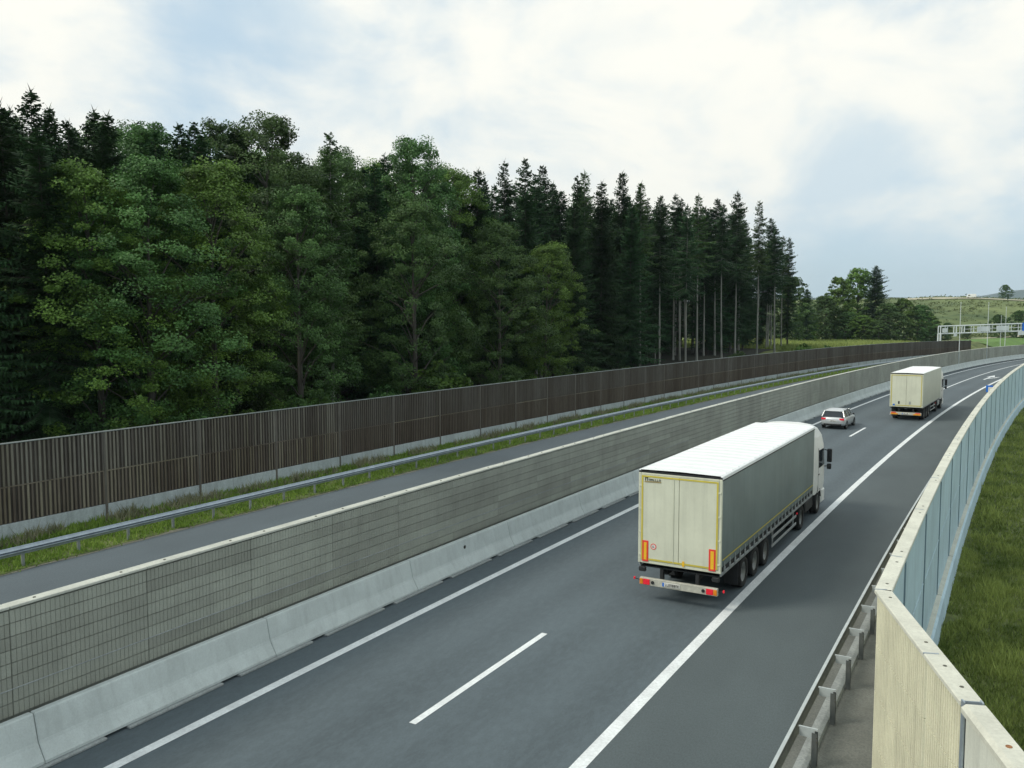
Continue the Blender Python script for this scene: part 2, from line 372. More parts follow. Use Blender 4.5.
# ------------------------------------------------------------------ ground
def smooth(t):
    t = max(0.0, min(1.0, t)); return t * t * (3 - 2 * t)
def ground_z(x, y):
    d, s = inv(x, y)
    z = zr(min(max(s, 0), 285)) - 0.16
    amp = 1.0 + 1.75 * smooth((s - 90) / 65)
    if d < -39: z += smooth((-39 - d) / 8) * amp + smooth((-50 - d) / 90) * 1.0
    if d > -3.5: z -= smooth((d + 2.6) / 1.2) * 0.66
    if d > 1: z -= smooth((d - 1) / 14) * 0.3
    far = smooth((y - 350 - 0.05 * abs(x - 30)) / 290) * smooth((abs(d + 16) - 28) / 70)
    z += far * (19.0 + 1.3 * mnoise.noise(Vector((x * .006, y * .006, 2.2)))) - 12 * smooth((y - 700) / 600)
    if far > 0: z += far * 2.2 * mnoise.noise(Vector((x * .021, y * .021, 5.1)))
    if d < -39 or d > 4: z += 0.22 * mnoise.noise(Vector((x * .09, y * .09, 0.3)))
    return z
def grid_sheet(xs, ys, dz=0.0, keep=None):
    mb = MB(); vs = [(x, y, ground_z(x, y) + dz) for y in ys for x in xs]; n = len(xs)
    fs = [(j * n + i, j * n + i + 1, (j + 1) * n + i + 1, (j + 1) * n + i) for j in range(len(ys) - 1) for i in range(n - 1)
          if keep is None or keep((xs[i] + xs[i + 1]) / 2, (ys[j] + ys[j + 1]) / 2)]
    return mb.add(vs, fs)
xs = [-9000, -4000, -1500, -700, -400, -250] + sorted(set(list(range(-180, 220, 5)) + list(range(-5, 14)))) + [230, 260, 300, 360, 450, 600, 900, 1500, 4000, 9000]
ys = [-9000, -3000, -800, -300, -120] + list(range(-60, 440, 5)) + list(range(440, 760, 10)) + [780, 820, 880, 960, 1100, 1400, 2000, 4000, 9000]
tag(grid_sheet(xs, ys).build('ground', M['ground'], smooth=True, fix=False), kind='structure')
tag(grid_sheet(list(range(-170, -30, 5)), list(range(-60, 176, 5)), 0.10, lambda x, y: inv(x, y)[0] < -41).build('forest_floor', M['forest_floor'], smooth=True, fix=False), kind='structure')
tag(grid_sheet(list(range(-180, 221, 10)), [360 + 10 * i for i in range(37)], 0.15, lambda x, y: y > 372 + 0.08 * abs(x) and inv(x, y)[0] < -60).build('hill', M['hill'], smooth=True, fix=False), kind='structure')

# carriageways
road = tag(ribbon(MB(), -45, 330, D_WALL - 0.05, D_RIGHT + 0.10, 0.0, 4, 4).build('road', M['asphalt'], fix=False), kind='structure')
shoulder = tag(ribbon(MB(), -45, 330, D_RIGHT + 0.10, -3.30, 0.0, 4, 2).build('hard_shoulder', M['shoulder'], fix=False), kind='structure')
tag(ribbon(MB(), -45, 330, -3.30, -1.75, -0.02, 4, 2).build('paved_strip', M['bank'], fix=False), kind='structure')
road2 = tag(ribbon(MB(), -45, 330, D_LEDGE, D_WALL - 0.30, 0.0, 4, 4).build('opposite_road', M['asphalt_left'], fix=False), kind='structure')
def wavy_edge(mb, s0, s1, d0, d1, z, amp, step, sd):
    S = srange(s0, s1, step); vs = []
    for q in S:
        e = amp * mnoise.noise(Vector((q * .55, sd, 0))) + amp * .5 * mnoise.noise(Vector((q * 2.1, sd, 4)))
        vs += [P(q, d0, z), P(q, d1 + e, z)]
    return mb.add(vs, [(2 * i, 2 * i + 1, 2 * i + 3, 2 * i + 2) for i in range(len(S) - 1)])
tag(wavy_edge(MB(), -45, 330, D_FENCE - .2, D_LEDGE + 0.06, 0.008, 0.16, 0.5, 1.0).build('gravel_edge', M['gravel'], fix=False), kind='structure')
tag(wavy_edge(MB(), -45, 330, D_FENCE - .2, D_LEDGE - 0.12, 0.016, 0.20, 0.5, 7.0).build('grass_verge', M['grass_soil'], fix=False), kind='structure')

# painted markings
ribbon(MB(), -45, 330, D_LEFT - .125, D_LEFT + .125, 0.005).build('edge_line', M['paint'], road, fix=False)
ribbon(MB(), -45, 330, D_RIGHT - .14, D_RIGHT + .14, 0.005).build('edge_line', M['paint'], road, fix=False)
k = 14.15
while k > -40: k -= 17.1
while k < 105:
    ribbon(MB(), k, k + 5.95, D_MID - .085, D_MID + .085, 0.005, 2).build('lane_dash', M['paint'], road, fix=False); k += 17.1
ribbon(MB(), 108, 330, D_MID - .085, D_MID + .085, 0.005).build('lane_line', M['paint'], road, fix=False)
ribbon(MB(), -45, 330, -24.75, -24.5, 0.005).build('edge_line', M['paint'], road2, fix=False)
ar = MB()
def rp(s, d): return P(s, d, 0.006)
ac = (D_MID + D_RIGHT) / 2
ar.add([rp(137, ac - .12), rp(137, ac + .12), rp(144, ac + .12), rp(144, ac - .12)], [(0, 1, 2, 3)])
ar.add([rp(144.01, ac - .55), rp(144.01, ac + .55), rp(148.5, ac)], [(0, 1, 2)])
ar.add([rp(139.5, ac + .13), rp(141, ac + .13), rp(143.0, ac + .75), rp(141.5, ac + .75)], [(0, 1, 2, 3)])
ar.add([rp(140.8, ac + .76), rp(143.8, ac + .76), rp(145.0, ac + 1.2)], [(0, 1, 2)])
ar.build('turn_arrow', M['paint'], road, fix=False)

# ------------------------------------------------------------------ ribbed panels
def ribbed(L, z0, z1, pitch, rib, depth, zgap=0.0):
    """front at x=0, valleys at x=-depth, running along +y"""
    mb = MB(); prof = [(-depth - .02, 0.0), (-depth, 0.0005)]; n = int(round(L / pitch)); g = (pitch - rib)
    for i in range(n):
        a = i * pitch + g * .5
        prof += [(-depth, a - g * .25), (0, a + g * .12), (0, a + rib - g * .12), (-depth, a + rib + g * .25)]
    prof += [(-depth, n * pitch - .0005), (-depth - .02, n * pitch)]
    return mb.prism(prof, z0, z1, 'z')

# median noise wall -------------------------------------------------------
PAN = 3.0
med = thing('noise_wall', 'grey ribbed noise wall with pale coping along the median', 'noise wall', P(-3, D_WALL))
rows = 8; z_b, z_t = 0.99, 3.03; rh = (z_t - z_b) / rows
core_me = MB().box(-.22, -.06, .004, PAN - .004, 0.0, z_t + .015).mesh('panel', M['backwall'])
course_me = ribbed(PAN - .012, 0.0, rh - .015, (PAN - .012) / 30, .083, .012).mesh('course', M['ribwall'])
ledge_me = MB().cbox(-.05, .012, .004, PAN - .004, 0, .024, .006).mesh('ledge', M['footing'])
cop_me = MB().cbox(-.25, .03, .003, PAN - .003, z_t + .02, z_t + .075, .010).mesh('coping', M['coping_grey'])
sock_me = MB().tube((0, 0, 0), (0, 0, .012), .028, n=10).mesh('lifting_socket', M['socket'])
far_me = MB()
for r in range(rows):
    t = ribbed(PAN - .012, 0, 1, (PAN - .012) / 30, .083, .012)
    far_me.add([(x, y + .006, z_b + r * rh + z * (rh - .015)) for x, y, z in t.v], t.f)
far_me = far_me.mesh('rib_course', M['ribwall'])
i = 0
s = -2.74
while s < 300:
    p = P(s, D_WALL); loc = p - med.location
    pn = put('panel', core_me, med, loc, -th(s + PAN / 2))
    if 4 < s < 45:
        for r in range(rows): put('course', course_me, pn, (0, .006, z_b + r * rh))
        put('ledge', ledge_me, pn, (0, 0, z_b + 2 * rh - .015))
    else:
        put('courses', far_me, pn)
    cp = put('coping', cop_me, pn, (0, 0, RNG.uniform(-.004, .004)))
    if s < 70:
        for q in (.55, PAN - .55): put('lifting_socket', sock_me, pn, (-.1, q, z_t + .076))
    s += PAN * arc(D_WALL); i += 1

# concrete barrier segments ----------------------------------------------
_u = ['', 'first', 'second', 'third', 'fourth', 'fifth', 'sixth', 'seventh', 'eighth', 'ninth', 'tenth', 'eleventh', 'twelfth', 'thirteenth', 'fourteenth', 'fifteenth', 'sixteenth', 'seventeenth', 'eighteenth', 'nineteenth']
_t = {2: 'twent', 3: 'thirt', 4: 'fort', 5: 'fift', 6: 'sixt'}
ORD = [_u[i] if i < 20 else (_t[i // 10] + ('ieth' if i % 10 == 0 else 'y-' + _u[i % 10])) for i in range(1, 70)]
bprof = [(0, .065), (0, .12), (-.02, .15), (-.17, .40), (-.195, .46), (-.30, .96), (-.325, .985), (-.44, .985), (-.45, .97), (-.45, .065)]
def barrier_mesh():
    mb = MB(); n = len(bprof); L = 5.985; Y = [0, .02, L / 3, 2 * L / 3, L - .02, L]; ins = [.012, 0, 0, 0, 0, .012]
    vs = []
    for y, e in zip(Y, ins):
        for x, z in bprof: vs.append((x - (e if x > -.4 else -e), y, z - (e if z > .5 else 0)))
    fs = [(k * n + i, k * n + (i + 1) % n, (k + 1) * n + (i + 1) % n, (k + 1) * n + i) for k in range(len(Y) - 1) for i in range(n)]
    fs += [tuple(range(n - 1, -1, -1)), tuple(range((len(Y) - 1) * n, len(Y) * n))]
    return mb.add(vs, fs).mesh('barrier_body', M['concrete'])
bar_me = barrier_mesh()
foot_me = MB().cbox(-.44, .09, -1.24, 1.24, 0.0, .055, .012).mesh('footing', M['footing'])
mark_me = MB().tube((0, 0, 0), (.012, 0, 0), .06, n=14).mesh('round_plate', M['ink'])
s = 3.42; k = 0
while s < 290:
    lab = 'concrete barrier segment beside the median noise wall, %s from the left edge' % ORD[k]
    b = thing('concrete_barrier', lab, 'barrier', P(s, -15.45), -th(s + 3), 'concrete barrier segments along the median')
    put('barrier_body', bar_me, b)
    if s < 130:
        put('footing', foot_me, b); put('footing', foot_me, b, (0, 3.0, 0))
    if k == 3: put('round_plate', mark_me, b, (-.245, 3.0, .72))
    s += 6.0 * arc(-15.45); k += 1

# opposite guardrail ------------------------------------------------------
def w_beam(h=.31, dp=.083):
    f = [(0, 0), (.25, .18), (.7, .30), (1, .36), (.7, .43), (.2, .5)]
    pr = [(a * dp, b * h) for a, b in f] + [(a * dp, (1 - b) * h) for a, b in f[-2::-1]]
    return pr + [(a - .006, b) for a, b in pr[::-1]]
gl = thing('guardrail', 'galvanised steel guardrail on posts along the grass verge of the far carriageway', 'guardrail', P(0, D_LRAIL))
sweep(MB(), [(a, b + .44) for a, b in w_beam()], -20, 290, D_LRAIL + .02, 4).world('rail', M['galv'], gl, smooth=False)
post_me = MB().box(-.05, .01, -.05, .05, -.05, .70).mesh('post', M['galv_post'])
s = -3.2
while s < 200:
    put('post', post_me, gl, P(s, D_LRAIL - .0) - gl.location, -th(s)); s += 2.0

# near guardrail, seen from behind ---------------------------------------
gr = thing('guardrail', 'galvanised guardrail with spacer brackets between hard shoulder and ribbed cream wall', 'guardrail', P(8, -2.75))
M['galv_shade'] = mat('shade_dark_rail', (0.125, 0.138, 0.135), .6, .2, 3, metal=.3)  # steel colour darkened for the shade on the rail's back; posts share it
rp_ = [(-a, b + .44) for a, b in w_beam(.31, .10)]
sweep(MB(), rp_, -10, 150, -3.10, 4).world('rail', M['galv_shade'], gr)
sweep(MB(), [(-.03, .745), (.035, .745), (.035, .765), (-.03, .765)], -10, 150, -3.12, 4).world('top_rail', M['galv_light'], gr)
sweep(MB(), [(-.02, -.02), (.22, -.02), (.20, .05), (.12, .08), (-.02, .09)], -10, 150, -3.03, 4).world('kerb_base', M['footing'], gr)
gp_me = MB().add(*(lambda m: (m.v, m.f))(MB().box(-.05, .05, -.05, -.042, -.05, .66).box(-.05, -.042, -.042, .042, -.05, .66).box(-.05, .05, .042, .05, -.05, .66))).mesh('post', M['galv_shade'])
br_me = MB().box(-.30, .05, -.02, .02, .715, .735).box(-.28, .0, -.025, -.017, .55, .712).mesh('spacer_bracket', M['galv_light'])
bolt_me = MB().tube((.045, -.052, .58), (.045, -.066, .58), .014, n=8).tube((.045, -.052, .50), (.045, -.066, .50), .014, n=8).mesh('bolt', M['socket'])
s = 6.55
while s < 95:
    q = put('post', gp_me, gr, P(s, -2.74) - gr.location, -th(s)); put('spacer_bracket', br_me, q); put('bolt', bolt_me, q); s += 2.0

# right-hand noise wall ---------------------------------------------------
RW_Z = 3.64
def rw_d(s): return -1.75
rw = thing('noise_wall', 'tall noise wall with cream ribbed road side and field side tinted blue for skylight', 'noise wall', P(16.4, -1.74))
def framed(name, me, parent, A, B, off=(0, 0, 0)):
    """part whose +y runs from A to B"""
    a = atan2(-(B - A).x, (B - A).y)
    return put(name, me, parent, A - parent.location + Vector(off), a)
joint = [16.42, 18.95] + [18.95 + 5.06 * i for i in range(1, 44)]
rib_cache = {}
def wall_piece(A, B, last=False, steel=False):
    """A is the far end, B the near end as one walks with the road side on the right"""
    L = (B - A).length; key = round(L, 2)
    if key not in rib_cache:
        n = max(1, round((L - .06) / .098))
        core = MB().box(-.26, -.075, .012, L - .012, -.10, RW_Z - .08).mesh('panel', M['skytint_wall'])
        segs = []
        zc = [0.0, 0.88, 1.76, 2.64, RW_Z - .10]
        for z0, z1 in zip(zc, zc[1:]):
            t = ribbed(L - .06, z0, z1 - .022, (L - .06) / n, (L - .06) / n * .56, .042)
            t.v = [(x - .035, y + .03, z) for x, y, z in t.v]; segs.append(t.mesh('course', M['cream']))
        cop = MB().cbox(-.28, .012, .006, L - .006, RW_Z - .075, RW_Z, .012).mesh('coping', M['coping'])
        seam = MB().cbox(-.272, -.258, .07, L - .07, 1.72, 1.745, .004).mesh('seam_strip', M['skytint_wall'])
        ledge = MB().cbox(-.405, -.262, .03, L - .03, -.026, .004, .006).mesh('ledge', M['coping'])
        base = MB().prism([(-.262, -1.5), (-.52, -1.5), (-.47, -.10), (-.40, -.03), (-.262, -.03)], .004, L - .004).mesh('plinth', M['skytint_wall'])
        rib_cache[key] = (core, segs, cop, seam, ledge, base, L)
    core, segs, cop, seam, ledge, base, L = rib_cache[key]
    pn = framed('panel', core, rw, A, B)
    for g in segs: put('course', g, pn)
    for nm, me in (('coping', cop), ('seam_strip', seam), ('ledge', ledge), ('plinth', base)): put(nm, me, pn)
    for q in (.45, L - .45): put('lifting_socket', sock_me, pn, (-.15, q, RW_Z - .006))
    return pn
wpost_me = MB().box(-.285, -.262, -.055, .055, .01, RW_Z - .10).box(-.262, -.05, -.008, .008, 0, RW_Z - .10).box(-.05, -.03, -.06, .06, 0, RW_Z - .10).mesh('post', M['bluepost'])
clip_me = MB().box(-.20, .012, -.016, .016, RW_Z - .02, RW_Z + .006).mesh('cap_clip', M['galv'])
for a, b in zip(joint, joint[1:]):
    A, B = P(b, rw_d(b)), P(a, rw_d(a)); wall_piece(A, B)
    if a > 17:
        po = framed('post', wpost_me, rw, B, B + (B - A)); put('cap_clip', clip_me, po)
corner = P(16.42, rw_d(16.42)); nd = Vector((1.48, -4.42, 0)).normalized()
wall_piece(corner, corner + nd * 3.02)
wall_piece(corner + nd * 3.02, corner + nd * 4.62)
framed('cap_clip', clip_me, rw, corner, corner + nd); framed('cap_clip', clip_me, rw, corner + nd * 3.02, corner + nd * 4)
E0 = corner + nd * 4.68
hp = MB().box(-.24, -.22, -.05, .05, -.1, RW_Z + .03).box(-.22, -.02, -.007, .007, -.1, RW_Z + .03).box(-.02, 0.0, -.05, .05, -.1, RW_Z + .03)
framed('steel_post', hp.mesh('steel_post', M['galv']), rw, E0, E0 + nd)
Ls = 5.0
sp = framed('smooth_panel', MB().box(-.22, -.03, .06, Ls, -.1, RW_Z - .10).mesh('smooth_panel', M['pale']), rw, E0, E0 + nd)
put('coping', MB().prism([(-.29, RW_Z - .097), (.035, RW_Z - .097), (.035, RW_Z - .03), (-.02, RW_Z + .015), (-.25, RW_Z + .015), (-.29, RW_Z - .03)], .065, Ls).mesh('coping', M['coping']), sp)
put('lifting_socket', MB().tube((-.13, 1.15, RW_Z + .012), (-.13, 1.15, RW_Z + .024), .035, n=12).mesh('lifting_socket', mat('rusty_socket', (0.30, 0.14, 0.06), .9, .3, 9)), sp)
E1 = E0 + nd * Ls
sp2 = framed('smooth_panel', MB().box(-.22, -.03, .06, 8, -.1, RW_Z - .10).mesh('smooth_panel', M['pale']), rw, E1, E1 + nd)
put('coping', MB().cbox(-.29, .035, .065, 8, RW_Z - .097, RW_Z + .01, .015).mesh('coping', M['coping']), sp2)

# wooden fence ------------------------------------------------------------
wf = thing('wooden_noise_fence', 'dark wooden slat noise fence on concrete plinth in front of the forest', 'fence', P(-2, D_FENCE))
FP, FZ0, FZ1, FZM = 4.9, 0.62, 3.76, 2.05
pitch = FP / 27
backing_me = MB().box(-.08, -.035, .02, FP - .02, FZ0, FZ1 - .05).mesh('backing_board', M['board'])
plinth_me = MB().cbox(-.10, .03, .006, FP - .006, -.5, FZ0 - .01, .012).mesh('plinth', M['fence_plinth'])
fcap_me = MB().cbox(-.10, .045, .004, FP - .004, FZ1 - .045, FZ1, .008).mesh('cap_rail', M['galv_post'])
mid_me = MB().cbox(-.033, .012, .06, FP - .06, FZM - .03, FZM + .02, .006).mesh('mid_rail', M['slat_low'])
fpost_me = MB().box(-.11, .045, -.06, .06, -.05, FZ0).box(-.11, -.09, -.07, .07, FZ0, FZ1).box(.012, .028, -.045, .045, FZ0, FZ1 - .05).mesh('post', M['fence_post'])
slat_v = []
for w in (.085, .095, .075):
    slat_v.append((MB().cbox(-.032, .02, -w / 2, w / 2, FZM + .025, FZ1 - .06, .006).mesh('slat', M['slat_up']),
                   MB().cbox(-.032, .02, -w / 2, w / 2, FZ0 + .02, FZM - .035, .006).mesh('slat', M['slat_low'])))
def joined(lo):
    mb = MB()
    for i in range(27):
        w = RNG.choice((.075, .085, .095)); y = (i + .5) * pitch + RNG.uniform(-.012, .012)
        if lo: mb.box(-.032, .02, y - w / 2, y + w / 2, FZ0 + .02, FZM - .035)
        else: mb.box(-.032, .02, y - w / 2, y + w / 2, FZM + .025, FZ1 - .06)
    return mb
s = -1.2; cnt = 0; rest_up, rest_lo = MB(), MB()
while s < 256:
    A, B = P(s, D_FENCE), P(s + FP, D_FENCE); rz = -th(s + FP / 2)
    pn = put('panel', backing_me, wf, A - wf.location, rz)
    put('plinth', plinth_me, pn); put('cap_rail', fcap_me, pn); put('mid_rail', mid_me, pn)
    put('post', fpost_me, wf, A - wf.location, rz)
    if s > 12 and cnt + 54 <= 300:
        for i in range(27):
            y = (i + .5) * pitch + RNG.uniform(-.012, .012); up, lo = RNG.choice(slat_v)
            put('slat', up, pn, (RNG.uniform(-.004, .006), y, 0)); put('slat', lo, pn, (RNG.uniform(-.004, .006), y + RNG.uniform(-.006, .006), 0)); cnt += 2
    else:
        Mx = Matrix.Translation(A - wf.location) @ Matrix.Rotation(rz, 4, 'Z')
        for src, dst in ((joined(False), rest_up), (joined(True), rest_lo)): dst.add([Mx @ Vector(v) for v in src.v], src.f)
    s += FP * arc(D_FENCE)
tag(rest_up.build('slats', M['slat_up'], wf, fix=False), kind='stuff')
tag(rest_lo.build('slats', M['slat_low'], wf, fix=False), kind='stuff')

# ------------------------------------------------------------------ vehicles
def loft(mb, rings):
    n = len(rings[0]); vs = [p for r in rings for p in r]
    fs = [(k * n + i, k * n + (i + 1) % n, (k + 1) * n + (i + 1) % n, (k + 1) * n + i) for k in range(len(rings) - 1) for i in range(n)]
    fs += [tuple(range(n - 1, -1, -1)), tuple(range((len(rings) - 1) * n, len(rings) * n))]
    return mb.add(vs, fs)
def tyre_prof(w, r): return [(-w / 2 + .02, r * .62), (-w / 2, r * .75), (-w / 2, r * .92), (-w / 2 + .03, r * .985), (-w * .2, r), (w * .2, r), (w / 2 - .03, r * .985), (w / 2, r * .92), (w / 2, r * .75), (w / 2 - .02, r * .62)]
def tyre_mesh(w, r): return MB().lathe(tyre_prof(w, r), 28).mesh('tyre', M['rubber'], smooth=True)
def rim_mesh(w, r):
    mb = MB().lathe([(w * .30, 0.001), (w * .30, r * .16), (w * .22, r * .18), (w * .10, r * .42), (w * .34, r * .56), (w * .42, r * .63), (-w * .42, r * .63)], 24)
    for i in range(10):
        a = 2 * pi * i / 10; mb.tube((w * .10, cos(a) * r * .3, sin(a) * r * .3), (w * .18, cos(a) * r * .3, sin(a) * r * .3), r * .035, n=6)
    return mb.mesh('rim', M['rim'], smooth=False)
def wheel(parent, tm, rm, x, y, r):
    t = put('wheel', tm, parent, (x, y, r), pi if x < 0 else 0)
    put('rim', rm, t); return t
def glyphs(mb, x0, x1, z0, z1, y, n, rnd):
    """a line of small dark character strokes"""
    w = (x1 - x0) / n
    for i in range(n):
        a, b = x0 + i * w + w * .12, x0 + (i + 1) * w - w * .12
        mb.box(a, a + w * .2, y, y + .003, z0, z1)
        kind = rnd.randint(0, 3)
        if kind != 1: mb.box(a, b, y - .001, y + .002, z1 - (z1 - z0) * .22, z1)
        if kind in (0, 2): mb.box(a, b, y - .001, y + .002, (z0 + z1) / 2 - (z1 - z0) * .1, (z0 + z1) / 2 + (z1 - z0) * .1)
        if kind != 3: mb.box(a, b, y - .001, y + .002, z0, z0 + (z1 - z0) * .2)
        if kind in (0, 3): mb.box(b - w * .2, b, y - .0015, y + .0015, z0, z1)
    return mb
def ring(y0, y1, hw, z, c=.12):
    return [(-hw + c, y0, z), (hw - c, y0, z), (hw, y0 + c, z), (hw, y1 - c * 2, z), (hw - c * 2, y1, z), (-hw + c * 2, y1, z), (-hw, y1 - c * 2, z), (-hw, y0 + c, z)]

def build_truck(root, L, curtain, axles, drive, front, seed):
    rnd = random.Random(seed); H = 4.0; hw = 1.275; Z0 = 1.14
    door_m = M['door_cream']
    # load body
    if curtain:
        for sx in (-1, 1):
            n = 40; ys_ = [0.07 + (L - .15) * i / n for i in range(n + 1)]; mb = MB(); vs = []
            for y in ys_:
                w = .008 * sin(y * 5.1) + .006 * sin(y * 11.3 + 1)
                vs += [(sx * (hw - .012), y, 1.30), (sx * (hw - .004 + w * .5), y, 1.9), (sx * (hw - .004 + w), y, 2.8), (sx * (hw - .012), y, 3.90)]
            mb.add(vs, [(4 * i + j, 4 * i + j + 1, 4 * i + 5 + j, 4 * i + 4 + j) for i in range(n) for j in range(3)])
            cu = mb.build('side_curtain', M['curtain'], root, smooth=True)
            MB().box(sx * (hw + .008) - .004, sx * (hw + .008) + .004, .12, L - .2, 1.50, 1.53).build('reflective_tape', M['yellow'], cu)
            # buckle straps
            st = MB().box(-.004, .004, -.045, .045, 1.08, 1.42).box(-.014, .014, -.06, .06, 1.14, 1.27).mesh('strap', M['alu'])
            y = .35
            while y < L - .3:
                put('strap', st, root, (sx * (hw + .006), y, 0)); y += .56
            MB().cbox(*sorted((sx * (hw - .05), sx * (hw - .002))), .05, L - .05, 1.04, 1.14, .01).build('side_rail', M['alu'], root)
            MB().box(*sorted((sx * (hw - .06), sx * (hw - .022))), .05, L - .05, 1.14, 1.32).build('lower_side_board', M['dark'], root)
            MB().cbox(*sorted((sx * (hw - .06), sx * (hw + .012))), .02, L - .02, 3.88, 3.985, .015).build('roof_rail', M['roof_white'], root)
            MB().box(*sorted((sx * (hw + .012), sx * (hw - .06))), .02, L - .02, 3.855, 3.878).build('curtain_track', M['dark'], root)
    else:
        for sx in (-1, 1):
            sp_ = MB().cbox(*sorted((sx * (hw - .05), sx * hw)), .05, L - .02, 1.12, 3.93, .012).build('side_panel', M['sidegrey'], root)
            MB().cbox(*sorted((sx * (hw - .03), sx * (hw + .008))), .05, L - .02, 1.10, 1.20, .01).build('side_rail', M['alu'], sp_)
            MB().cbox(*sorted((sx * (hw - .03), sx * (hw + .008))), .05, L - .02, 3.90, 3.99, .01).build('roof_rail', M['sidegrey'], sp_)
    MB().box(-hw + .01, hw - .01, L - .08, L - .02, 1.1, 3.94).build('front_wall', M['sidegrey'], root)
    rf = MB(); n = int(L / .62); vs = []
    ys_ = []
    for i in range(n):
        a = .01 + (L - .03) * i / n; st_ = (L - .03) / n
        ys_ += [(a, 0), (a + st_ * .84, 0), (a + st_ * .88, .020), (a + st_ * .96, .020)]
    ys_.append((L - .02, 0)); zb = 3.955
    for y, e in ys_: vs += [(-hw + .03, y, zb), (-hw + .06, y, zb + .035 + e), (0, y, zb + .055 + e), (hw - .06, y, zb + .035 + e), (hw - .03, y, zb)]
    rf.add(vs, [(5 * i + j, 5 * i + 5 + j, 5 * i + 6 + j, 5 * i + 1 + j) for i in range(len(ys_) - 1) for j in range(4)])
    rf.build('roof', M['roof_white'], root)
    # rear portal
    fr = MB().cbox(-hw, -hw + .075, -.02, .07, Z0, 3.90, .01).cbox(hw - .075, hw, -.02, .07, Z0, 3.90, .01)
    fr.cbox(-hw + .076, hw - .076, -.018, .07, 3.84, 3.90, .01).cbox(-hw + .076, hw - .076, -.018, .07, Z0, Z0 + .09, .01)
    fr.build('rear_frame', door_m, root)
    MB().box(-hw, hw, -.01, .06, 3.905, 3.955).build('roof_seal', M['dark'], root)
    for sx in (-1, 1):
        x0, x1 = (sx * .006, sx * (hw - .08)); x0, x1 = min(x0, x1), max(x0, x1)
        dr = MB().cbox(x0, x1, -.028, .03, Z0 + .095, 3.835, .008).build('rear_door', door_m, root)
        for hx in ((.16,) if curtain and sx < 0 else ()):
            MB().tube((sx * hx, -.035, Z0 + .11), (sx * hx, -.035, 3.80), .009, n=8).build('lock_bar', door_m, dr)
        for hz in (1.4, 2.1, 2.8, 3.5):
            MB().cbox(*sorted((sx * (hw - .02), sx * (hw - .16))), -.036, -.022, hz - .025, hz + .025, .004).build('hinge', door_m, dr)
    tw = .052 if curtain else .05; a = hw - .10
    tp = MB().box(-a, a, -.036, -.031, 3.775, 3.775 + tw).box(-a, a, -.036, -.031, Z0 + .11, Z0 + .11 + tw)
    tp.box(-a, -a + tw, -.0365, -.0305, Z0 + .11 + tw, 3.775).box(a - tw, a, -.0365, -.0305, Z0 + .11 + tw, 3.775)
    tp.build('reflective_tape', M['yellow'], root)
    # underbody
    ch = MB()
    for sx in (-.5, .5): ch.box(sx - .06, sx + .06, .3, L - .3, .78, 1.02)
    ch.box(-hw + .05, hw - .05, .1, L - .1, 1.0, 1.035)
    for y in axles: ch.tube((-1.0, y, .5), (1.0, y, .5), .07, n=8)
    ch.build('chassis', M['dark'], root)
    tm, rm = tyre_mesh(.38, .50), rim_mesh(.38, .50)
    for y in axles:
        for sx in (-1, 1): wheel(root, tm, rm, sx * 1.03, y, .50)
    for sx in (-1, 1):
        MB().box(*sorted((sx * .80, sx * 1.24)), axles[0] - .80, axles[0] - .77, .28, .98).build('mud_flap', M['dark'], root)
        lg = MB().box(sx * 1.0 - .06, sx * 1.0 + .06, L - 3.3, L - 3.18, .42, 1.0).box(sx * 1.0 - .13, sx * 1.0 + .13, L - 3.4, L - 3.08, .38, .42)
        lg.build('landing_leg', M['dark'], root)
        if axles[-1] + 4.4 < drive:
            g = MB().cbox(*sorted((sx * 1.20, sx * 1.235)), axles[-1] + .85, drive - 1.05, .42, .52, .008).cbox(*sorted((sx * 1.20, sx * 1.235)), axles[-1] + .85, drive - 1.05, .72, .82, .008)
            for y in (axles[-1] + 1.1, drive - 1.4): g.box(*sorted((sx * 1.15, sx * 1.199)), y - .04, y + .04, .42, 1.0)
            g.build('side_guard', M['alu'], root)
        MB().box(*sorted((sx * 1.26, sx * 1.29)), drive - 1.2, drive - 1.1, .86, .92).build('side_marker', M['tail'], root)
    # rear bumper and lamps
    bz0, bz1 = .47, .70
    bu = MB().cbox(-1.20, 1.20, -.06, .06, bz0, bz1, .015).build('bumper', M['bumper_white'], root)
    for sx in (-.55, .55): MB().box(sx - .05, sx + .05, .07, .20, .5, 1.0).build('bumper_bracket', M['dark'], root)
    for sx in (-1, 1):
        if curtain:
            MB().cbox(*sorted((sx * 1.19, sx * 1.085)), -.085, -.062, bz0 + .03, bz1 - .03, .008).build('indicator_lamp', M['amber'], root)
            MB().cbox(*sorted((sx * 1.075, sx * .87)), -.085, -.062, bz0 + .03, bz1 - .03, .008).build('tail_lamp', M['tail'], root)
            MB().tube((sx * .78, -.085, .585), (sx * .78, -.062, .585), .05, n=12).build('fog_lamp', M['dark'], root)
            MB().tube((sx * 1.20, 0, .60), (sx * 1.36, -.02, .63), .014, n=6).build('marker_arm', M['dark'], root)
            MB().cbox(*sorted((sx * 1.35, sx * 1.40)), -.05, .01, .60, .68, .01).build('marker_lamp', M['tail'], root)
            MB().cbox(*sorted((sx * 1.02, sx * 1.24)), -.05, .05, .88, 1.02, .02).build('dock_buffer', M['dark'], root)
        else:
            MB().cbox(*sorted((sx * 1.16, sx * .60)), -.085, -.062, bz0 + .02, bz1 - .10, .008).build('indicator_lamp', M['orange'], root)
            MB().cbox(*sorted((sx * 1.12, sx * .75)), -.085, -.062, bz1 - .095, bz1 - .01, .008).build('tail_lamp', M['red'], root)
    px = -.20 if curtain else 0.0
    pl = MB().cbox(px - .27, px + .27, -.078, -.063, .525, .645, .004).build('number_plate', M['plate'], root)
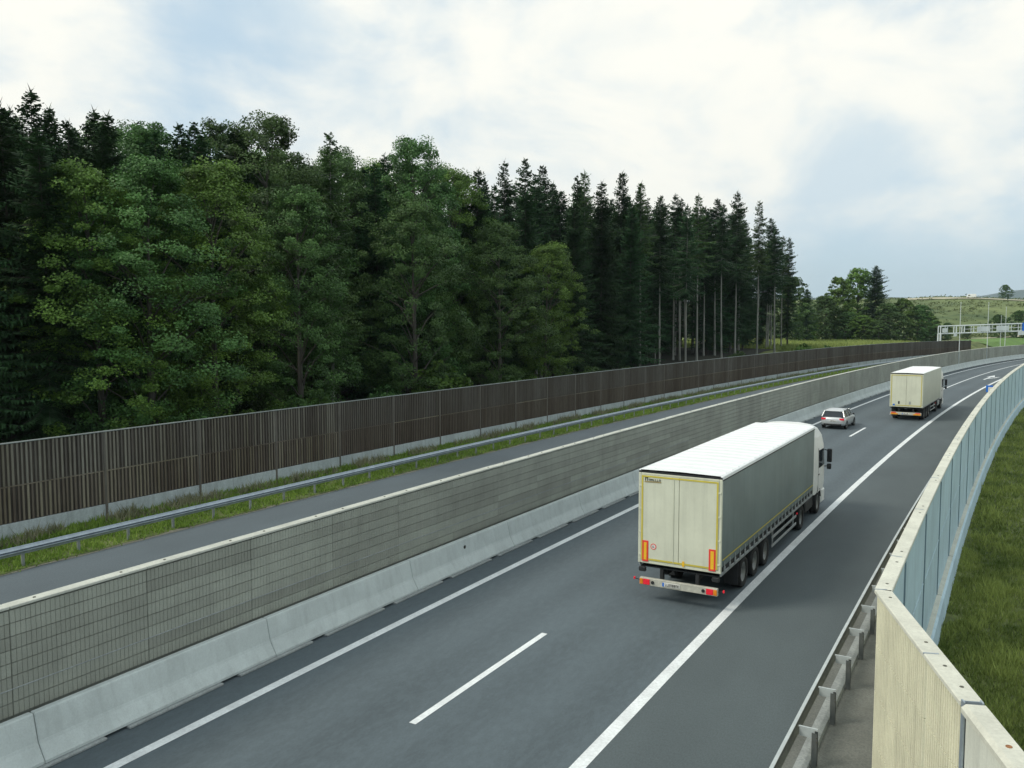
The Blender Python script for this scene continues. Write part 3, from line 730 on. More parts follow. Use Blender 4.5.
    MB().box(px - .268, px - .215, -.080, -.0785, .527, .643).build('blue_band', M['blue'], pl)
    glyphs(MB(), px - .19, px + .25, .545, .625, -.081, 8, rnd).build('plate_characters', M['ink'], pl)
    if curtain:
        for x0, x1 in ((-1.135, -.94), (.92, 1.125)):
            b = MB().cbox(x0, x1, -.040, -.030, 1.20, 1.84, .003).build('marker_plate', M['red'], root)
            MB().box(x0 + .055, x1 - .055, -.0435, -.041, 1.255, 1.785).build('reflective_field', M['field_amber'], b)
        c = MB().lathe([(-.034, .0001), (-.034, .068)], 20, 'y', (-.78, 0, 1.68)).build('speed_disc', M['plate'], root)
        MB().lathe([(-.035, .068), (-.037, .072), (-.037, .09), (-.030, .092)], 20, 'y', (-.78, 0, 1.68)).build('red_ring', M['red'], c)
        glyphs(MB(), -.815, -.745, 1.65, 1.71, -.038, 2, rnd).build('digits', M['ink'], c)
        MB().cbox(.12, .19, -.040, -.030, 1.20, 1.36, .003).build('yellow_tag', M['field_amber'], root)
        lb = MB().prism([(-1.08, 3.62), (-.56, 3.635), (-.56, 3.665), (-1.08, 3.655)], -.0405, -.030).build('maker_badge', mat('badge_tan', (.34, .27, .12), .6), root)
        glyphs(MB(), -1.08, -.96, 3.665, 3.775, -.040, 1, rnd).build('badge_letter', M['ink'], lb)
        glyphs(MB(), -.945, -.57, 3.67, 3.735, -.040, 6, rnd).build('badge_letters', M['ink'], lb)
    else:
        for x in (-.55, .30): MB().cbox(x - .06, x + .06, -.045, -.029, 1.38, 1.62, .01).build('door_latch', M['dark' if x < 0 else 'alu'], root)
        MB().cbox(-1.02, -.86, -.040, -.0295, 1.24, 1.38, .003).build('blue_sticker', M['blue'], root)
    # tractor
    c0, c1 = front - 1.0, front + 1.36
    tr = MB()
    for sx in (-.42, .42): tr.box(sx - .06, sx + .06, drive - .9, c1 - .3, .55, .85)
    tr.box(-1.1, 1.1, c0 + .1, c1 - .2, .45, .95)
    tr.build('tractor_frame', M['dark'], root)
    cab = MB(); R_ = [ring(c0 + .02, c1 - .02, 1.22, .95), ring(c0, c1, 1.25, 1.3), ring(c0, c1, 1.25, 1.9), ring(c0, c1 - .05, 1.25, 2.3), ring(c0, c1 - .22, 1.24, 2.95),
                      ring(c0, c1 - .50, 1.20, 3.4), ring(c0, c1 - .95, 1.10, 3.75, .14), ring(c0 + .02, c1 - 1.3, .92, 3.93, .16), ring(c0 + .1, c1 - 1.5, .7, 3.985, .16)]
    cb = loft(cab, R_).build('cab', M['white'], root)
    MB().cbox(-1.24, 1.24, c1 - .62, c1 + .04, .32, .94, .06).build('front_bumper', M['white'], root)
    MB().prism([(c1 - .05 + .012, 2.02), (c1 - .19, 2.85), (c1 - .165, 2.86), (c1 + .03, 2.02)], -1.08, 1.08, 'x').build('windscreen', M['glass'], root)
    for sx in (-1, 1):
        MB().prism([(c0 + .85, 2.02), (c1 - .26, 2.02), (c1 - .42, 2.78), (c0 + .85, 2.80)], *sorted((sx * 1.235, sx * 1.258)), 'x').build('side_window', M['glass'], root)
        d_ = MB().prism([(c0 + .75, 1.0), (c0 + .765, 1.0), (c0 + .765, 2.9), (c0 + .75, 2.9)], *sorted((sx * 1.235, sx * 1.256)), 'x').build('door_seam', M['dark'], root)
        MB().cbox(*sorted((sx * 1.25, sx * 1.275)), c0 + .80, c0 + .98, 1.72, 1.76, .005).build('door_handle', M['dark'], root)
        MB().cbox(*sorted((sx * 1.06, sx * 1.235)), c0 - .52, c0 - .005, 1.02, 3.55, .03).build('side_fairing', M['white'], root)
        mi = MB().cbox(*sorted((sx * 1.36, sx * 1.56)), c1 - .28, c1 - .12, 2.12, 2.72, .03).cbox(*sorted((sx * 1.36, sx * 1.54)), c1 - .26, c1 - .13, 1.80, 2.05, .03)
        m_ = mi.build('mirror', M['dark'], root)
        MB().tube((sx * 1.24, c1 - .22, 2.68), (sx * 1.45, c1 - .20, 2.62), .022, n=6).tube((sx * 1.24, c1 - .22, 1.92), (sx * 1.45, c1 - .20, 1.95), .022, n=6).build('mirror_arm', M['dark'], m_)
        MB().cbox(*sorted((sx * .62, sx * 1.20)), drive + .75, front - 1.05, .42, .98, .10).build('fuel_tank', M['alu' if not curtain else 'dark'], root)
        # mudguards
        for yy, rr, w0 in ((drive, .60, .66), (front, .60, .86)):
            prof = [(yy + rr * cos(t_), .5 + rr * sin(t_)) for t_ in [pi * .08 + pi * .84 * i / 10 for i in range(11)]]
            prof += [(yy + (rr + .03) * cos(t_), .5 + (rr + .03) * sin(t_)) for t_ in [pi * .92 - pi * .84 * i / 10 for i in range(11)]]
            MB().prism(prof, *sorted((sx * w0, sx * 1.23)), 'x').build('mudguard', M['dark'], root)
    dm, fm = tyre_mesh(.56, .50), tyre_mesh(.32, .50)
    rd, rfm = rim_mesh(.56, .50), rim_mesh(.32, .50)
    for sx in (-1, 1):
        wheel(root, dm, rd, sx * .94, drive, .50); wheel(root, fm, rfm, sx * 1.06, front, .50)
    return root

t1 = thing('articulated_truck', 'large grey curtain-sided lorry with white roof and yellow-edged cream rear doors', 'truck', (-7.70, 24.28, 0), radians(-1.35))
build_truck(t1, 13.45, True, (2.75, 4.15, 5.55), 11.4, 14.8, 3)
p2 = P(78.2, -8.52)
t2 = thing('box_truck', 'white box lorry with yellow-edged rear doors driving beyond the silver car', 'truck', p2, -th(82))
build_truck(t2, 11.6, False, (1.6, 2.95, 4.3), 9.3, 12.7, 8)

# silver estate car
def build_car(root):
    st = [  # y, half width, z bottom, z sill bulge, z belt, z top centre
        (0.00, .62, .42, .60, .74, .80), (0.06, .80, .34, .58, .86, .93), (0.30, .89, .26, .55, .91, .96), (0.90, .905, .22, .55, .92, .96), (1.8, .91, .20, .55, .92, .96),
        (2.8, .91, .20, .55, .92, .96), (3.45, .90, .22, .55, .90, .98), (4.1, .87, .26, .54, .80, .88), (4.45, .78, .30, .50, .68, .76), (4.60, .58, .36, .48, .58, .64)]
    R_ = []
    for y, w, zb, zs, zt, zc in st:
        half = [(w * .80, zb), (w * .97, zb + .07), (w, zs), (w * .985, (zs + zt) / 2), (w * .93, zt), (w * .70, zc - .015), (0, zc)]
        R_.append([(x, y, z) for x, z in half] + [(-x, y, z) for x, z in half[-2::-1]])
    loft(MB(), R_).build('body', M['silver'], root, smooth=True)
    # glasshouse: (y, z) sections
    def gl(y, zt, wb, wt, zb=.93): return [(wb, y, zb), (wt, y, zt), (wt * .5, y, zt + .012), (-wt * .5, y, zt + .012), (-wt, y, zt), (-wb, y, zb)]
    g = [gl(.12, .95, .80, .78), gl(.42, 1.36, .84, .66), gl(.55, 1.39, .85, .66), gl(2.35, 1.42, .86, .66), gl(2.6, 1.38, .86, .65), gl(3.45, .96, .82, .74)]
    loft(MB(), g).build('glasshouse', M['glass'], root)
    ro = [[(x * 1.02, y, z) for x, y, z in q] for q in ([(.67, .36, 1.37), (.4, .36, 1.405), (-.4, .36, 1.405), (-.67, .36, 1.37), (-.6, .36, 1.345), (.6, .36, 1.345)],
          [(.67, .7, 1.43), (.4, .7, 1.455), (-.4, .7, 1.455), (-.67, .7, 1.43), (-.6, .7, 1.39), (.6, .7, 1.39)], [(.67, 2.1, 1.445), (.4, 2.1, 1.47), (-.4, 2.1, 1.47), (-.67, 2.1, 1.445), (-.6, 2.1, 1.40), (.6, 2.1, 1.40)],
          [(.66, 2.55, 1.41), (.4, 2.55, 1.43), (-.4, 2.55, 1.43), (-.66, 2.55, 1.41), (-.6, 2.55, 1.37), (.6, 2.55, 1.37)])]
    loft(MB(), ro).build('roof', M['silver'], root, smooth=False)
    for sx in (-1, 1):
        for a, b in (((.83, .16, .95), (.68, .44, 1.38)), ((.87, 1.35, .93), (.68, 1.15, 1.42)), ((.87, 2.30, .93), (.68, 2.15, 1.43)), ((.83, 3.38, .95), (.675, 2.55, 1.41))):
            MB().tube((sx * a[0], a[1], a[2]), (sx * b[0], b[1], b[2]), .045 if a[1] < 1 else .03, n=6).build('pillar', M['silver'], root)
        MB().tube((sx * .62, .7, 1.50), (sx * .62, 2.3, 1.51), .016, n=6).build('roof_bar', M['alu'], root)
        MB().cbox(*sorted((sx * .50, sx * .84)), -.005, .12, .72, .87, .02).build('tail_light', M['tail'], root)
        MB().cbox(*sorted((sx * .92, sx * 1.06)), 2.75, 2.87, .95, 1.07, .02).build('wing_mirror', M['dark'], root)
        for yy in (.85, 3.65):
            MB().lathe([(sx * .78, .34), (sx * .915, .345), (sx * .918, .30)], 20, 'x', (0, yy, .315)).build('wheel_arch', M['dark'], root)
    tm, rm = tyre_mesh(.21, .315), rim_mesh(.21, .315)
    for sx in (-1, 1):
        for yy in (.85, 3.65): wheel(root, tm, rm, sx * .815, yy, .315)
    MB().cbox(-.66, .66, -.02, .05, .30, .44, .03).build('lower_bumper', M['dark'], root)
    MB().cbox(-.26, .26, -.012, .02, .60, .71, .005).build('number_plate', M['plate'], root)
    glyphs(MB(), -.2, .22, .62, .69, -.016, 7, random.Random(4)).build('plate_characters', M['ink'], root)
    MB().cbox(-.64, .64, .34, .44, 1.365, 1.41, .01).build('rear_spoiler', M['silver'], root)
car = thing('estate_car', 'silver estate car in the left lane beside the median barrier', 'car', P(69.0, -12.40), -th(70))
build_car(car)

# ------------------------------------------------------------------ gantry, masts and roadside sign
GL = Vector((-9.8, 239.8, 0)); GU = Vector((29.8, 16.3, 0)).normalized()
ga = thing('sign_gantry', 'white steel lattice gantry spanning the motorway in the distance', 'gantry', GL + Vector((0, 0, zr(231))))
GLEN, GR = 41.0, 0.034
def gp(t, z, o=0.0):
    w = Vector((-GU.y, GU.x, 0)) * o
    return tuple(GU * t + w + Vector((0, 0, z + t * GR - zr(231))))
ZB, ZT = 4.85, 6.72
for o in (-.6, .6):
    for z in (ZB, ZT): MB().tube(gp(0, z, o), gp(GLEN, z, o), .13, n=6).build('chord', M['gantry'], ga)
t = 0; alt = 0
for t in [0, 1.7, 3.9, 5.9, 8.2, 10.5, 12.8, 15.2, 17.6, 20.0, 22.4, 24.8, 27.2, 29.6, 32.0, 34.4, 36.8, 39.2, 41]:
    for o in (-.6, .6): MB().tube(gp(t, ZB, o), gp(t, ZT, o), .085 if t not in (0, 3.9, 5.9) else .14, n=6).build('upright', M['gantry'], ga)
    MB().tube(gp(t, ZB, -.6), gp(t, ZB, .6), .06, n=6).build('cross_tie', M['gantry'], ga)
for o in (-.6, .6): MB().tube(gp(5.9, (ZB + ZT) / 2, o), gp(GLEN, (ZB + ZT) / 2, o), .04, n=6).build('hand_rail', M['gantry'], ga)
for t in (0, GLEN):
    for o in (-.6, .6): MB().tube((gp(t, 0, o)[0], gp(t, 0, o)[1], -1.2), gp(t, ZB, o), .2, n=8).build('leg', M['gantry'], ga)
def gsign(t0, t1, z0, z1, m, nm='sign_back'):
    a = GU; nv = Vector((-GU.y, GU.x, 0)); mb = MB(); vs = []
    for o in (-.82, -.72):
        for t, z in ((t0, z0), (t1, z0), (t1, z1), (t0, z1)): vs.append(gp(t, z, o))
    mb.add(vs, [(0, 1, 2, 3), (7, 6, 5, 4), (0, 4, 5, 1), (1, 5, 6, 2), (2, 6, 7, 3), (3, 7, 4, 0)])
    return mb.build(nm, m, ga)
M['sign_grey'] = mat('sign_back_grey', (0.62, 0.68, 0.67), .5, .08, .5)
gsign(.35, 1.5, ZB + .3, ZT - .5, M['sign_grey']); gsign(9.0, 12.2, ZB + .25, ZT - .35, M['sign_grey']); gsign(13.8, 16.9, ZB + .25, ZT - .35, M['sign_grey'])
gsign(20.2, 23.0, ZB + .1, ZT + .2, M['blue'], 'blue_sign'); gsign(25.4, 28.6, ZB + .25, ZT - .35, M['sign_grey'])
gsign(3.2, 4.0, ZB - .75, ZB - .15, M['sign_grey'], 'camera_box'); gsign(19.2, 21.5, ZB - .95, ZB - .1, M['sign_grey'], 'camera_box')

def mast(s, d, top, label):
    m_ = thing('lamp_mast', label, 'mast', P(s, d), 0, 'slender masts near the gantry')
    h = top - P(s, d).z
    MB().tube((0, 0, 0), (0, 0, h), .07, .04, n=10).build('pole', M['gantry'], m_)
    MB().cbox(-.14, .14, -.12, .12, 0, .35, .02).build('base_plate', M['galv'], m_)
    MB().cbox(-.09, .09, -.16, .16, h, h + .14, .02).build('cap', M['gantry'], m_)
mast(163.2, -15.93, 11.2, 'slim pale mast on the median wall, nearest the camera')
mast(190.0, -15.93, 11.6, 'slim pale mast on the median wall, second from the camera')
mast(214.5, -16.9, 11.0, 'tall slim mast behind the median wall, rightmost of the masts')
mast(277.8, -31.0, 9.4, 'short slim mast behind the median wall between two taller masts')

sg = thing('road_sign', 'small blue and white sign behind the right noise wall coping', 'sign', P(86.0, -2.96), -th(86.0))
MB().tube((0, 0, 0), (0, 0, 2.70), .03, n=8).build('post', M['galv'], sg)
MB().cbox(-.27, .27, -.05, -.035, 2.10, 2.70, .01).build('sign_board', M['blue'], sg)
MB().box(-.10, .26, -.058, -.051, 2.11, 2.55).build('white_field', M['plate'], sg)
# vegetation and far landscape follow

# ------------------------------------------------------------------ trees
UP = Vector((0, 0, 1))
def spruce(seed, H, rmax, cb, needle, bark, lean=0.0, thin=1.0, stubs=False):
    r = random.Random(seed); tk = MB(); cr = MB()
    bx, by = r.uniform(-1, 1) * .25, r.uniform(-1, 1) * .25
    def axis(z):
        t = z / H; return Vector((bx * sin(t * 3.0) + lean * t * t * H, by * sin(t * 2.3), z))
    n = 12
    tk.poly_tube([axis(H * i / n * .99) for i in range(n + 1)], [(.0062 * H + .02) * (1 - .93 * i / n) + (.05 if i == 0 else 0) for i in range(n + 1)], 8)
    z = cb * H
    if stubs:
        q = .12 * H
        while q < cb * H:
            az = r.uniform(0, 2 * pi); p = axis(q); L = r.uniform(.3, 1.5)
            tk.tube(p, p + Vector((cos(az) * L, sin(az) * L, -.25 * L)), .016, .006, n=4, cap=False); q += r.uniform(.2, .6)
    while z < H - .25:
        t = (z - cb * H) / (H - cb * H)
        L0 = rmax * (1 - t) ** .64 * min(1.0, .55 + t * 3.0) * (1 + .16 * sin(z * 2.1 + seed)) + .10
        for k in range(r.randint(5, 8)):
            if r.random() > thin: continue
            az = r.uniform(0, 2 * pi); L = L0 * r.choice((r.uniform(.55, .9), r.uniform(.8, 1.2))); zb = z + r.uniform(-.2, .2)
            up = -.30 + .75 * t + r.uniform(-.12, .12); o = Vector((cos(az), sin(az), 0)); side = Vector((-sin(az), cos(az), 0))
            base = axis(zb); m = max(3, int(L / .20)); sh = r.random(); last = base
            if L > .8: tk.tube(base, base + o * L * .8 + UP * (L * .8 * up - .12 * L), .022, .008, n=3, cap=False)
            for j in range(1, m + 1):
                u = (j - r.random() * .7) / m; rad = L * u
                p = base + o * rad + UP * (rad * up - .30 * L * u * (1 - u) - .05 * L * u)
                tan = (p - last).normalized(); last = p
                w = (.62 * (1 - u) + .16) * min(1.0, L * .5 + .25)
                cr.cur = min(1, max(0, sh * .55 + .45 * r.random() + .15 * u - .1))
                for sg_ in (-1, 1):
                    ww = w * r.uniform(.6, 1.2); tip = p + side * sg_ * ww + tan * ww * .55 - UP * ww * r.uniform(.15, .55)
                    h_ = .055 + .05 * r.random()
                    cr.add([p - tan * h_, p + tan * h_, tip + tan * .03, tip - tan * .035 - UP * .02], [(0, 1, 2, 3)])
                if r.random() < .75:
                    ww = r.uniform(.18, .55) * min(1, L * .45 + .2); a_ = r.uniform(-.09, .09)
                    cr.add([p - tan * .09, p + tan * .09, p + side * a_ * 2 - UP * ww + tan * .05], [(0, 1, 2)])
        z += .36 * (1 - .35 * t)
    top = axis(H * .985)
    for k in range(14):
        az = r.uniform(0, 2 * pi); d = Vector((cos(az), sin(az), r.uniform(.2, 2.2))) * r.uniform(.15, .35); q = top + UP * r.uniform(-.7, .25)
        s_ = Vector((-sin(az), cos(az), 0)) * .05; cr.add([q - s_, q + s_, q + d], [(0, 1, 2)])
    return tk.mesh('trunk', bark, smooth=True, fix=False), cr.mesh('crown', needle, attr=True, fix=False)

def leafclump(cr, r, c, R, n, size, out, base):
    for i in range(n):
        d = Vector((r.gauss(0, 1), r.gauss(0, 1), r.gauss(0, 1))).normalized() * (r.random() ** .45)
        p = c + Vector((d.x * R, d.y * R, d.z * R * .62 - .12 * R * (d.x * d.x + d.y * d.y)))
        nn = (UP * .55 + out * .5 + Vector((r.gauss(0, .5), r.gauss(0, .5), r.gauss(0, .5)))).normalized()
        u = nn.orthogonal().normalized(); a = r.uniform(0, 2 * pi); u = (u * cos(a) + nn.cross(u) * sin(a)); w = nn.cross(u)
        s = size * r.uniform(.6, 1.25); u *= s * .5; w *= s * .36
        cr.cur = min(1, max(0, base + r.uniform(-.22, .22)))
        cr.add([p - u, p - u * .1 + w, p + u, p - u * .1 - w - nn * s * .06], [(0, 1, 2, 3)])

def broadleaf(seed, H, rad, cb, leaf, bark, clumps=300, size=.158, per=165, split=False):
    r = random.Random(seed); tk = MB(); cr = MB(); off = Vector((r.uniform(0, 50), r.uniform(0, 50), 0))
    bx, by = r.uniform(-.5, .5), r.uniform(-.5, .5)
    def axis(z): t = z / H; return Vector((bx * t * t * 2, by * t * t * 2, z))
    n = 9; tk.poly_tube([axis(H * .86 * i / n) for i in range(n + 1)], [(.011 * H + .04) * (1 - .9 * i / n) + (.06 if i == 0 else 0) for i in range(n + 1)], 8)
    z0 = cb * H; pts = []
    for k in range(clumps):
        t = r.random() ** .85; az = r.uniform(0, 2 * pi)
        env = max(.05, sin(pi * min(.97, (.12 + .86 * t) ** .95)) ** .55) * (1.0 - .12 * t)
        lob = 1 + .55 * mnoise.noise(off + Vector((cos(az) * 1.3, sin(az) * 1.3, t * 3.6)))
        rr = rad * env * lob * (1 - .62 * (r.random() ** 2.2))
        c = axis(z0 + (H - z0) * t) + Vector((cos(az) * rr, sin(az) * rr, r.uniform(-.3, .3)))
        out = Vector((cos(az), sin(az), .3)); pts.append(c)
        leafclump(cr, r, c, r.uniform(.45, 1.15) * (.6 + .06 * rad), int(per * r.uniform(.6, 1.3)), size, out, r.uniform(.15, .85))
    for c in r.sample(pts, min(34, len(pts))):
        zb = max(z0 * .75, c.z - r.uniform(1.5, 4.5)); zb = min(zb, H * .8); a = axis(zb); mid = a.lerp(c, .5) + UP * r.uniform(0, .5)
        tk.poly_tube([a, mid, c], [.07, .045, .015], 5)
    return tk.mesh('trunk', bark, smooth=True, fix=False), cr.mesh('crown', leaf, attr=True, fix=False)

SP = [spruce(21, 24, 3.9, .06, M['needle'], M['bark']), spruce(22, 24, 3.5, .10, M['needle'], M['bark']), spruce(23, 24, 4.3, .08, M['needle'], M['bark']), spruce(24, 24, 3.2, .12, M['needle'], M['bark'], .0015, .85)]
PB = [spruce(31, 24, 3.3, .50, M['needle'], M['bark_pale'], .0, .95, True), spruce(32, 24, 2.9, .58, M['needle'], M['bark_pale'], .002, .9, True),
      spruce(33, 24, 3.5, .45, M['needle'], M['bark_pale'], -.002, .8, True), spruce(34, 24, 2.6, .54, M['needle_light'], M['bark_pale'], .0012, .75, True)]
FE = [spruce(41, 24, 3.4, .16, M['needle_light'], M['bark_pale'], .0, .66, True)]
BL = [broadleaf(51, 20, 4.6, .07, M['leaf'], M['bark'], 340), broadleaf(52, 20, 4.3, .10, M['leaf'], M['bark'], 320), broadleaf(53, 20, 5.0, .05, M['leaf_dark'], M['bark'], 350),
      broadleaf(54, 20, 4.5, .07, M['leaf_dark'], M['bark'], 340)]
PROTO = {'S': (SP, 24), 'P': (PB, 24), 'F': (FE, 24), 'D': (BL, 20)}
DESC = {'S': 'dark spruce', 'P': 'bare-trunked spruce', 'F': '', 'D': 'broadleaf tree'}
KIND = {'S': 'spruce_tree', 'P': 'bare_trunk_spruce', 'F': 'feathery_conifer', 'D': 'broadleaf_tree'}
tr_rng = random.Random(77)
def tree(sp, x, y, h, label, group, var=None, wide=None):
    protos, H0 = PROTO[sp]; i = tr_rng.randrange(len(protos)) if var is None else var % len(protos)
    tkm, crm = protos[i]
    t = thing(KIND[sp], label, 'tree', (x, y, ground_z(x, y) - .12), tr_rng.uniform(0, 2 * pi), group)
    k = h / H0; w = (wide or (k * .35 + .65)) * tr_rng.uniform(.92, 1.08); t.scale = (w, w, k)
    put('trunk', tkm, t); put('crown', crm, t)
    return t
FRONT = [(22.6, -44, 18.4, 'S'), (25.9, -46, 19.1, 'S'), (26.1, -43, 18.0, 'S'), (31.1, -50, 20.3, 'S'), (35.9, -52, 21.4, 'S'), (28.5, -42, 16.4, 'D'), (30.7, -41, 17.2, 'D'),
         (41.3, -52, 21.8, 'S'), (35.4, -41.5, 17.5, 'D'), (42.8, -48, 21.2, 'P'), (43.8, -46, 22.0, 'D'), (41.8, -41, 17.0, 'D'), (46.9, -43, 21.6, 'F'), (55.9, -47, 20.8, 'S'),
         (62.4, -48, 23.9, 'D'), (55.1, -42, 18.0, 'D'), (71.0, -50, 23.0, 'D'), (73.9, -49, 23.3, 'S'), (67.3, -42, 17.1, 'D'), (77.7, -46, 24.8, 'S'), (73.7, -41, 15.8, 'D'),
         (93.0, -52, 24.7, 'S'), (90.2, -47, 24.8, 'S'), (84.0, -43.5, 21.0, 'S'), (92.7, -45, 24.3, 'S'), (104.1, -48, 27.2, 'S'), (99.0, -44, 22.0, 'S'), (105.4, -46, 25.7, 'P'), (111.5, -46, 24.7, 'P'),
         (126.8, -50, 25.6, 'P'), (118.0, -45, 24.0, 'P'), (124.2, -46, 25.8, 'P'), (138.1, -49, 26.5, 'P'), (131.5, -45, 25.0, 'P'), (139.4, -46, 27.6, 'P'), (146.7, -45, 27.0, 'P'), (152.6, -44, 23.0, 'P'), (164.9, -50, 25.7, 'P')]
def viewx(p): return (p.x * cos(radians(28.782)) + p.y * sin(radians(28.782))) / max(1, (-p.x * sin(radians(28.782)) + p.y * cos(radians(28.782))))
seq = sorted(FRONT, key=lambda q: viewx(P(q[0], q[1])))
num = {}
for k, (s, d, h, sp) in enumerate(seq):
    i = num.get(sp, 0); num[sp] = i + 1
    lab = 'front-row %s, %s of its kind from the left along the forest edge' % (DESC[sp], ORD[i])
    if sp == 'F': lab = 'thin feathery conifer with visible pale trunk at the forest front'
    p = P(s, d); tree(sp, p.x, p.y, h, lab, 'trees along the forest front', k)
# rows behind
bk = random.Random(5); back = []
for row, d in enumerate((-51.0, -55.5, -60.5, -66.5, -74, -83)):
    s = 10 + row * 1.7
    while s < 178:
        dd = d + bk.uniform(-1.4, 1.4); ss = s + bk.uniform(-1.3, 1.3)
        left = ss < 78
        sp = bk.choice('SSDSD' if ss > 38 else 'SSS') if left else (bk.choice('SPPPS' if row < 2 else 'SPSSP') if ss > 100 else bk.choice('SSPSS'))
        h = (bk.uniform(20.0, 23.2) + min(4, (-51 - d) * -.0 + row * .5) if left else bk.uniform(22.5, 26.5)) * (1 if ss < 160 else .86)
        back.append((row, ss, dd, h, sp)); s += (3.5, 3.7, 4.2, 5.0, 6.0, 7)[row]
back.sort(key=lambda q: viewx(P(q[1], q[2]))); num = {}
for row, ss, dd, h, sp in back:
    i = num.get((row, sp), 0); num[(row, sp)] = i + 1; p = P(ss, dd)
    tree(sp, p.x, p.y, h, '%s in the %s row of the forest, %s of its kind from the left' % ({'S': 'dark spruce', 'P': 'bare-trunked spruce', 'D': 'broadleaf tree'}[sp], ORD[row + 1], ORD[i]), 'trees deep in the forest')
# young trees and bushes along the edge of the wood
BU = [broadleaf(61, 4, 1.9, .02, M['leaf'], M['bark'], 60, .26, 50), broadleaf(62, 4, 2.2, .02, M['leaf_dark'], M['bark'], 66, .26, 50)]
PROTO['B'] = (BU, 4); KIND['B'] = 'forest_edge_bush'
ub = random.Random(9); bl = []
s = 16.0
while s < 168:
    bl.append((s, ub.uniform(-41.5, -38.2), ub.uniform(2.6, 5.2) * (1.0 if s < 95 else .8))); s += ub.uniform(4.5, 9.5) * (1 if s < 95 else 1.5)
bl.sort(key=lambda q: viewx(P(q[0], q[1])))
for k, (s, d, h) in enumerate(bl):
    p = P(s, d); t = tree('B', p.x, p.y, h, 'low bush just behind the wooden fence, %s from the left' % ORD[k], 'bushes behind the fence', k, wide=h / 4 * 1.1); t['category'] = 'bush'

# clump of trees beyond the crop field
FARB = [broadleaf(71, 20, 6.2, .01, M['leaf'], M['bark'], 420, .5, 44), broadleaf(72, 20, 6.8, .01, M['leaf_dark'], M['bark'], 440, .5, 44), broadleaf(73, 20, 5.4, .04, M['leaf'], M['bark'], 330, .5, 44)]
PROTO['T'] = (FARB, 20); KIND['T'] = 'field_edge_tree'
FARS = [spruce(81, 24, 6.6, .02, M['needle'], M['bark'], 0, .95)]
PROTO['U'] = (FARS, 24); KIND['U'] = 'field_edge_spruce'
FARL = [(-47.0, 240, 17.5, 'T', 1), (-44.0, 252, 15.0, 'U', 0), (-41.9, 272, 13.5, 'T', 1), (-39.5, 279, 19.5, 'T', 2), (-34.4, 285, 22.3, 'T', 0), (-29.1, 281, 23.2, 'U', 0), (-24.6, 277, 11.5, 'T', 1),
        (-21.3, 286, 13.2, 'T', 0), (-17.8, 289, 11.4, 'T', 1), (-15.8, 298, 9.4, 'T', 0), (-36.5, 274, 9.0, 'T', 1), (-31.5, 272, 8.0, 'T', 0), (-26.8, 270, 6.5, 'T', 1), (-13.4, 299, 5.0, 'T', 1), (-45.5, 262, 10.5, 'T', 0)]
FARL.sort(key=lambda q: viewx(Vector((q[0], q[1], 0))))
num = {}
for x, y, h, sp, v in FARL:
    i = num.get(sp, 0); num[sp] = i + 1
    lab = ('dark broad spruce among the trees beyond the pale field, %s of two from the left' if sp == 'U' else 'leafy tree in the clump beyond the pale field, %s from the left') % ORD[i]
    t = tree(sp, x, y, h, lab, 'trees beyond the field', v, wide=max(.55, h / (20 if sp == 'T' else 24)) * (1.05 if h > 12 else 1.2))
# wood closing the view behind that clump
mass = MB(); mr = random.Random(15)
for k in range(260):
    x = mr.uniform(-150, -40); y = mr.uniform(258, 330) + (x + 40) * .25
    leafclump(mass, mr, Vector((x, y, ground_z(x, y) + mr.uniform(0, 11))), mr.uniform(2, 4), 34, 1.0, Vector((.3, -.8, .4)), mr.uniform(.1, .6))
tag(mass.build('far_wood', M['leaf_dark'], attr=True, fix=False), 'dark distant wood behind the trees of the pale field', 'wood', kind='stuff')

# ------------------------------------------------------------------ crop field, hill brush, far hills
tag(grid_sheet(list(range(-150, 0, 5)), list(range(150, 300, 5)), .12, lambda x, y: -110 < inv(x, y)[0] < -40.5 and 163 < inv(x, y)[1] < 262).build('field', M['corn'], smooth=True, fix=False), kind='structure')
crop = MB(); cr_ = random.Random(3)
for k in range(26000):
    s, d = cr_.uniform(163, 258), -41.5 - 48 * cr_.random() ** 1.6; p = P(s, d); z = ground_z(p.x, p.y); h = cr_.uniform(.5, 1.1); a = cr_.uniform(0, pi); w = .14
    crop.cur = cr_.random() * (.4 if s < 172 else 1)
    crop.add([(p.x - cos(a) * w, p.y - sin(a) * w, z), (p.x + cos(a) * w, p.y + sin(a) * w, z), (p.x + cr_.uniform(-.3, .3), p.y + cr_.uniform(-.3, .3), z + h)], [(0, 1, 2)])
tag(crop.build('crop_plants', M['corn'], attr=True, fix=False), 'pale green crop covering the field beyond the fence', 'crop', kind='stuff')
br_ = MB(); hr = random.Random(21)
for k in range(2600):
    x = hr.uniform(-70, 150); y = hr.uniform(375, 660)
    if abs(inv(x, y)[0] + 16) < 36: continue
    v = mnoise.noise(Vector((x * .02, y * .012, 8)))
    if v < hr.uniform(-.7, .25): continue
    R = hr.uniform(.7, 2.0) * (1 if hr.random() < .9 else 1.7)
    leafclump(br_, hr, Vector((x, y, ground_z(x, y) + R * .15)), R, 22, R * .5, Vector((0, -.6, .5)), hr.uniform(0, .9))
tag(br_.build('hillside_brush', M['brush'], attr=True, fix=False), 'olive brush scattered over the distant hillside', 'brush', kind='stuff')
hb = [(4, 372, 9.0), (11, 380, 10.5), (17, 388, 9.5), (24, 392, 8.0), (30, 420, 8.5), (38, 424, 9.0), (-12, 345, 6.0), (-6, 350, 5.0)]
hb.sort(key=lambda q: viewx(Vector((q[0], q[1], 0))))
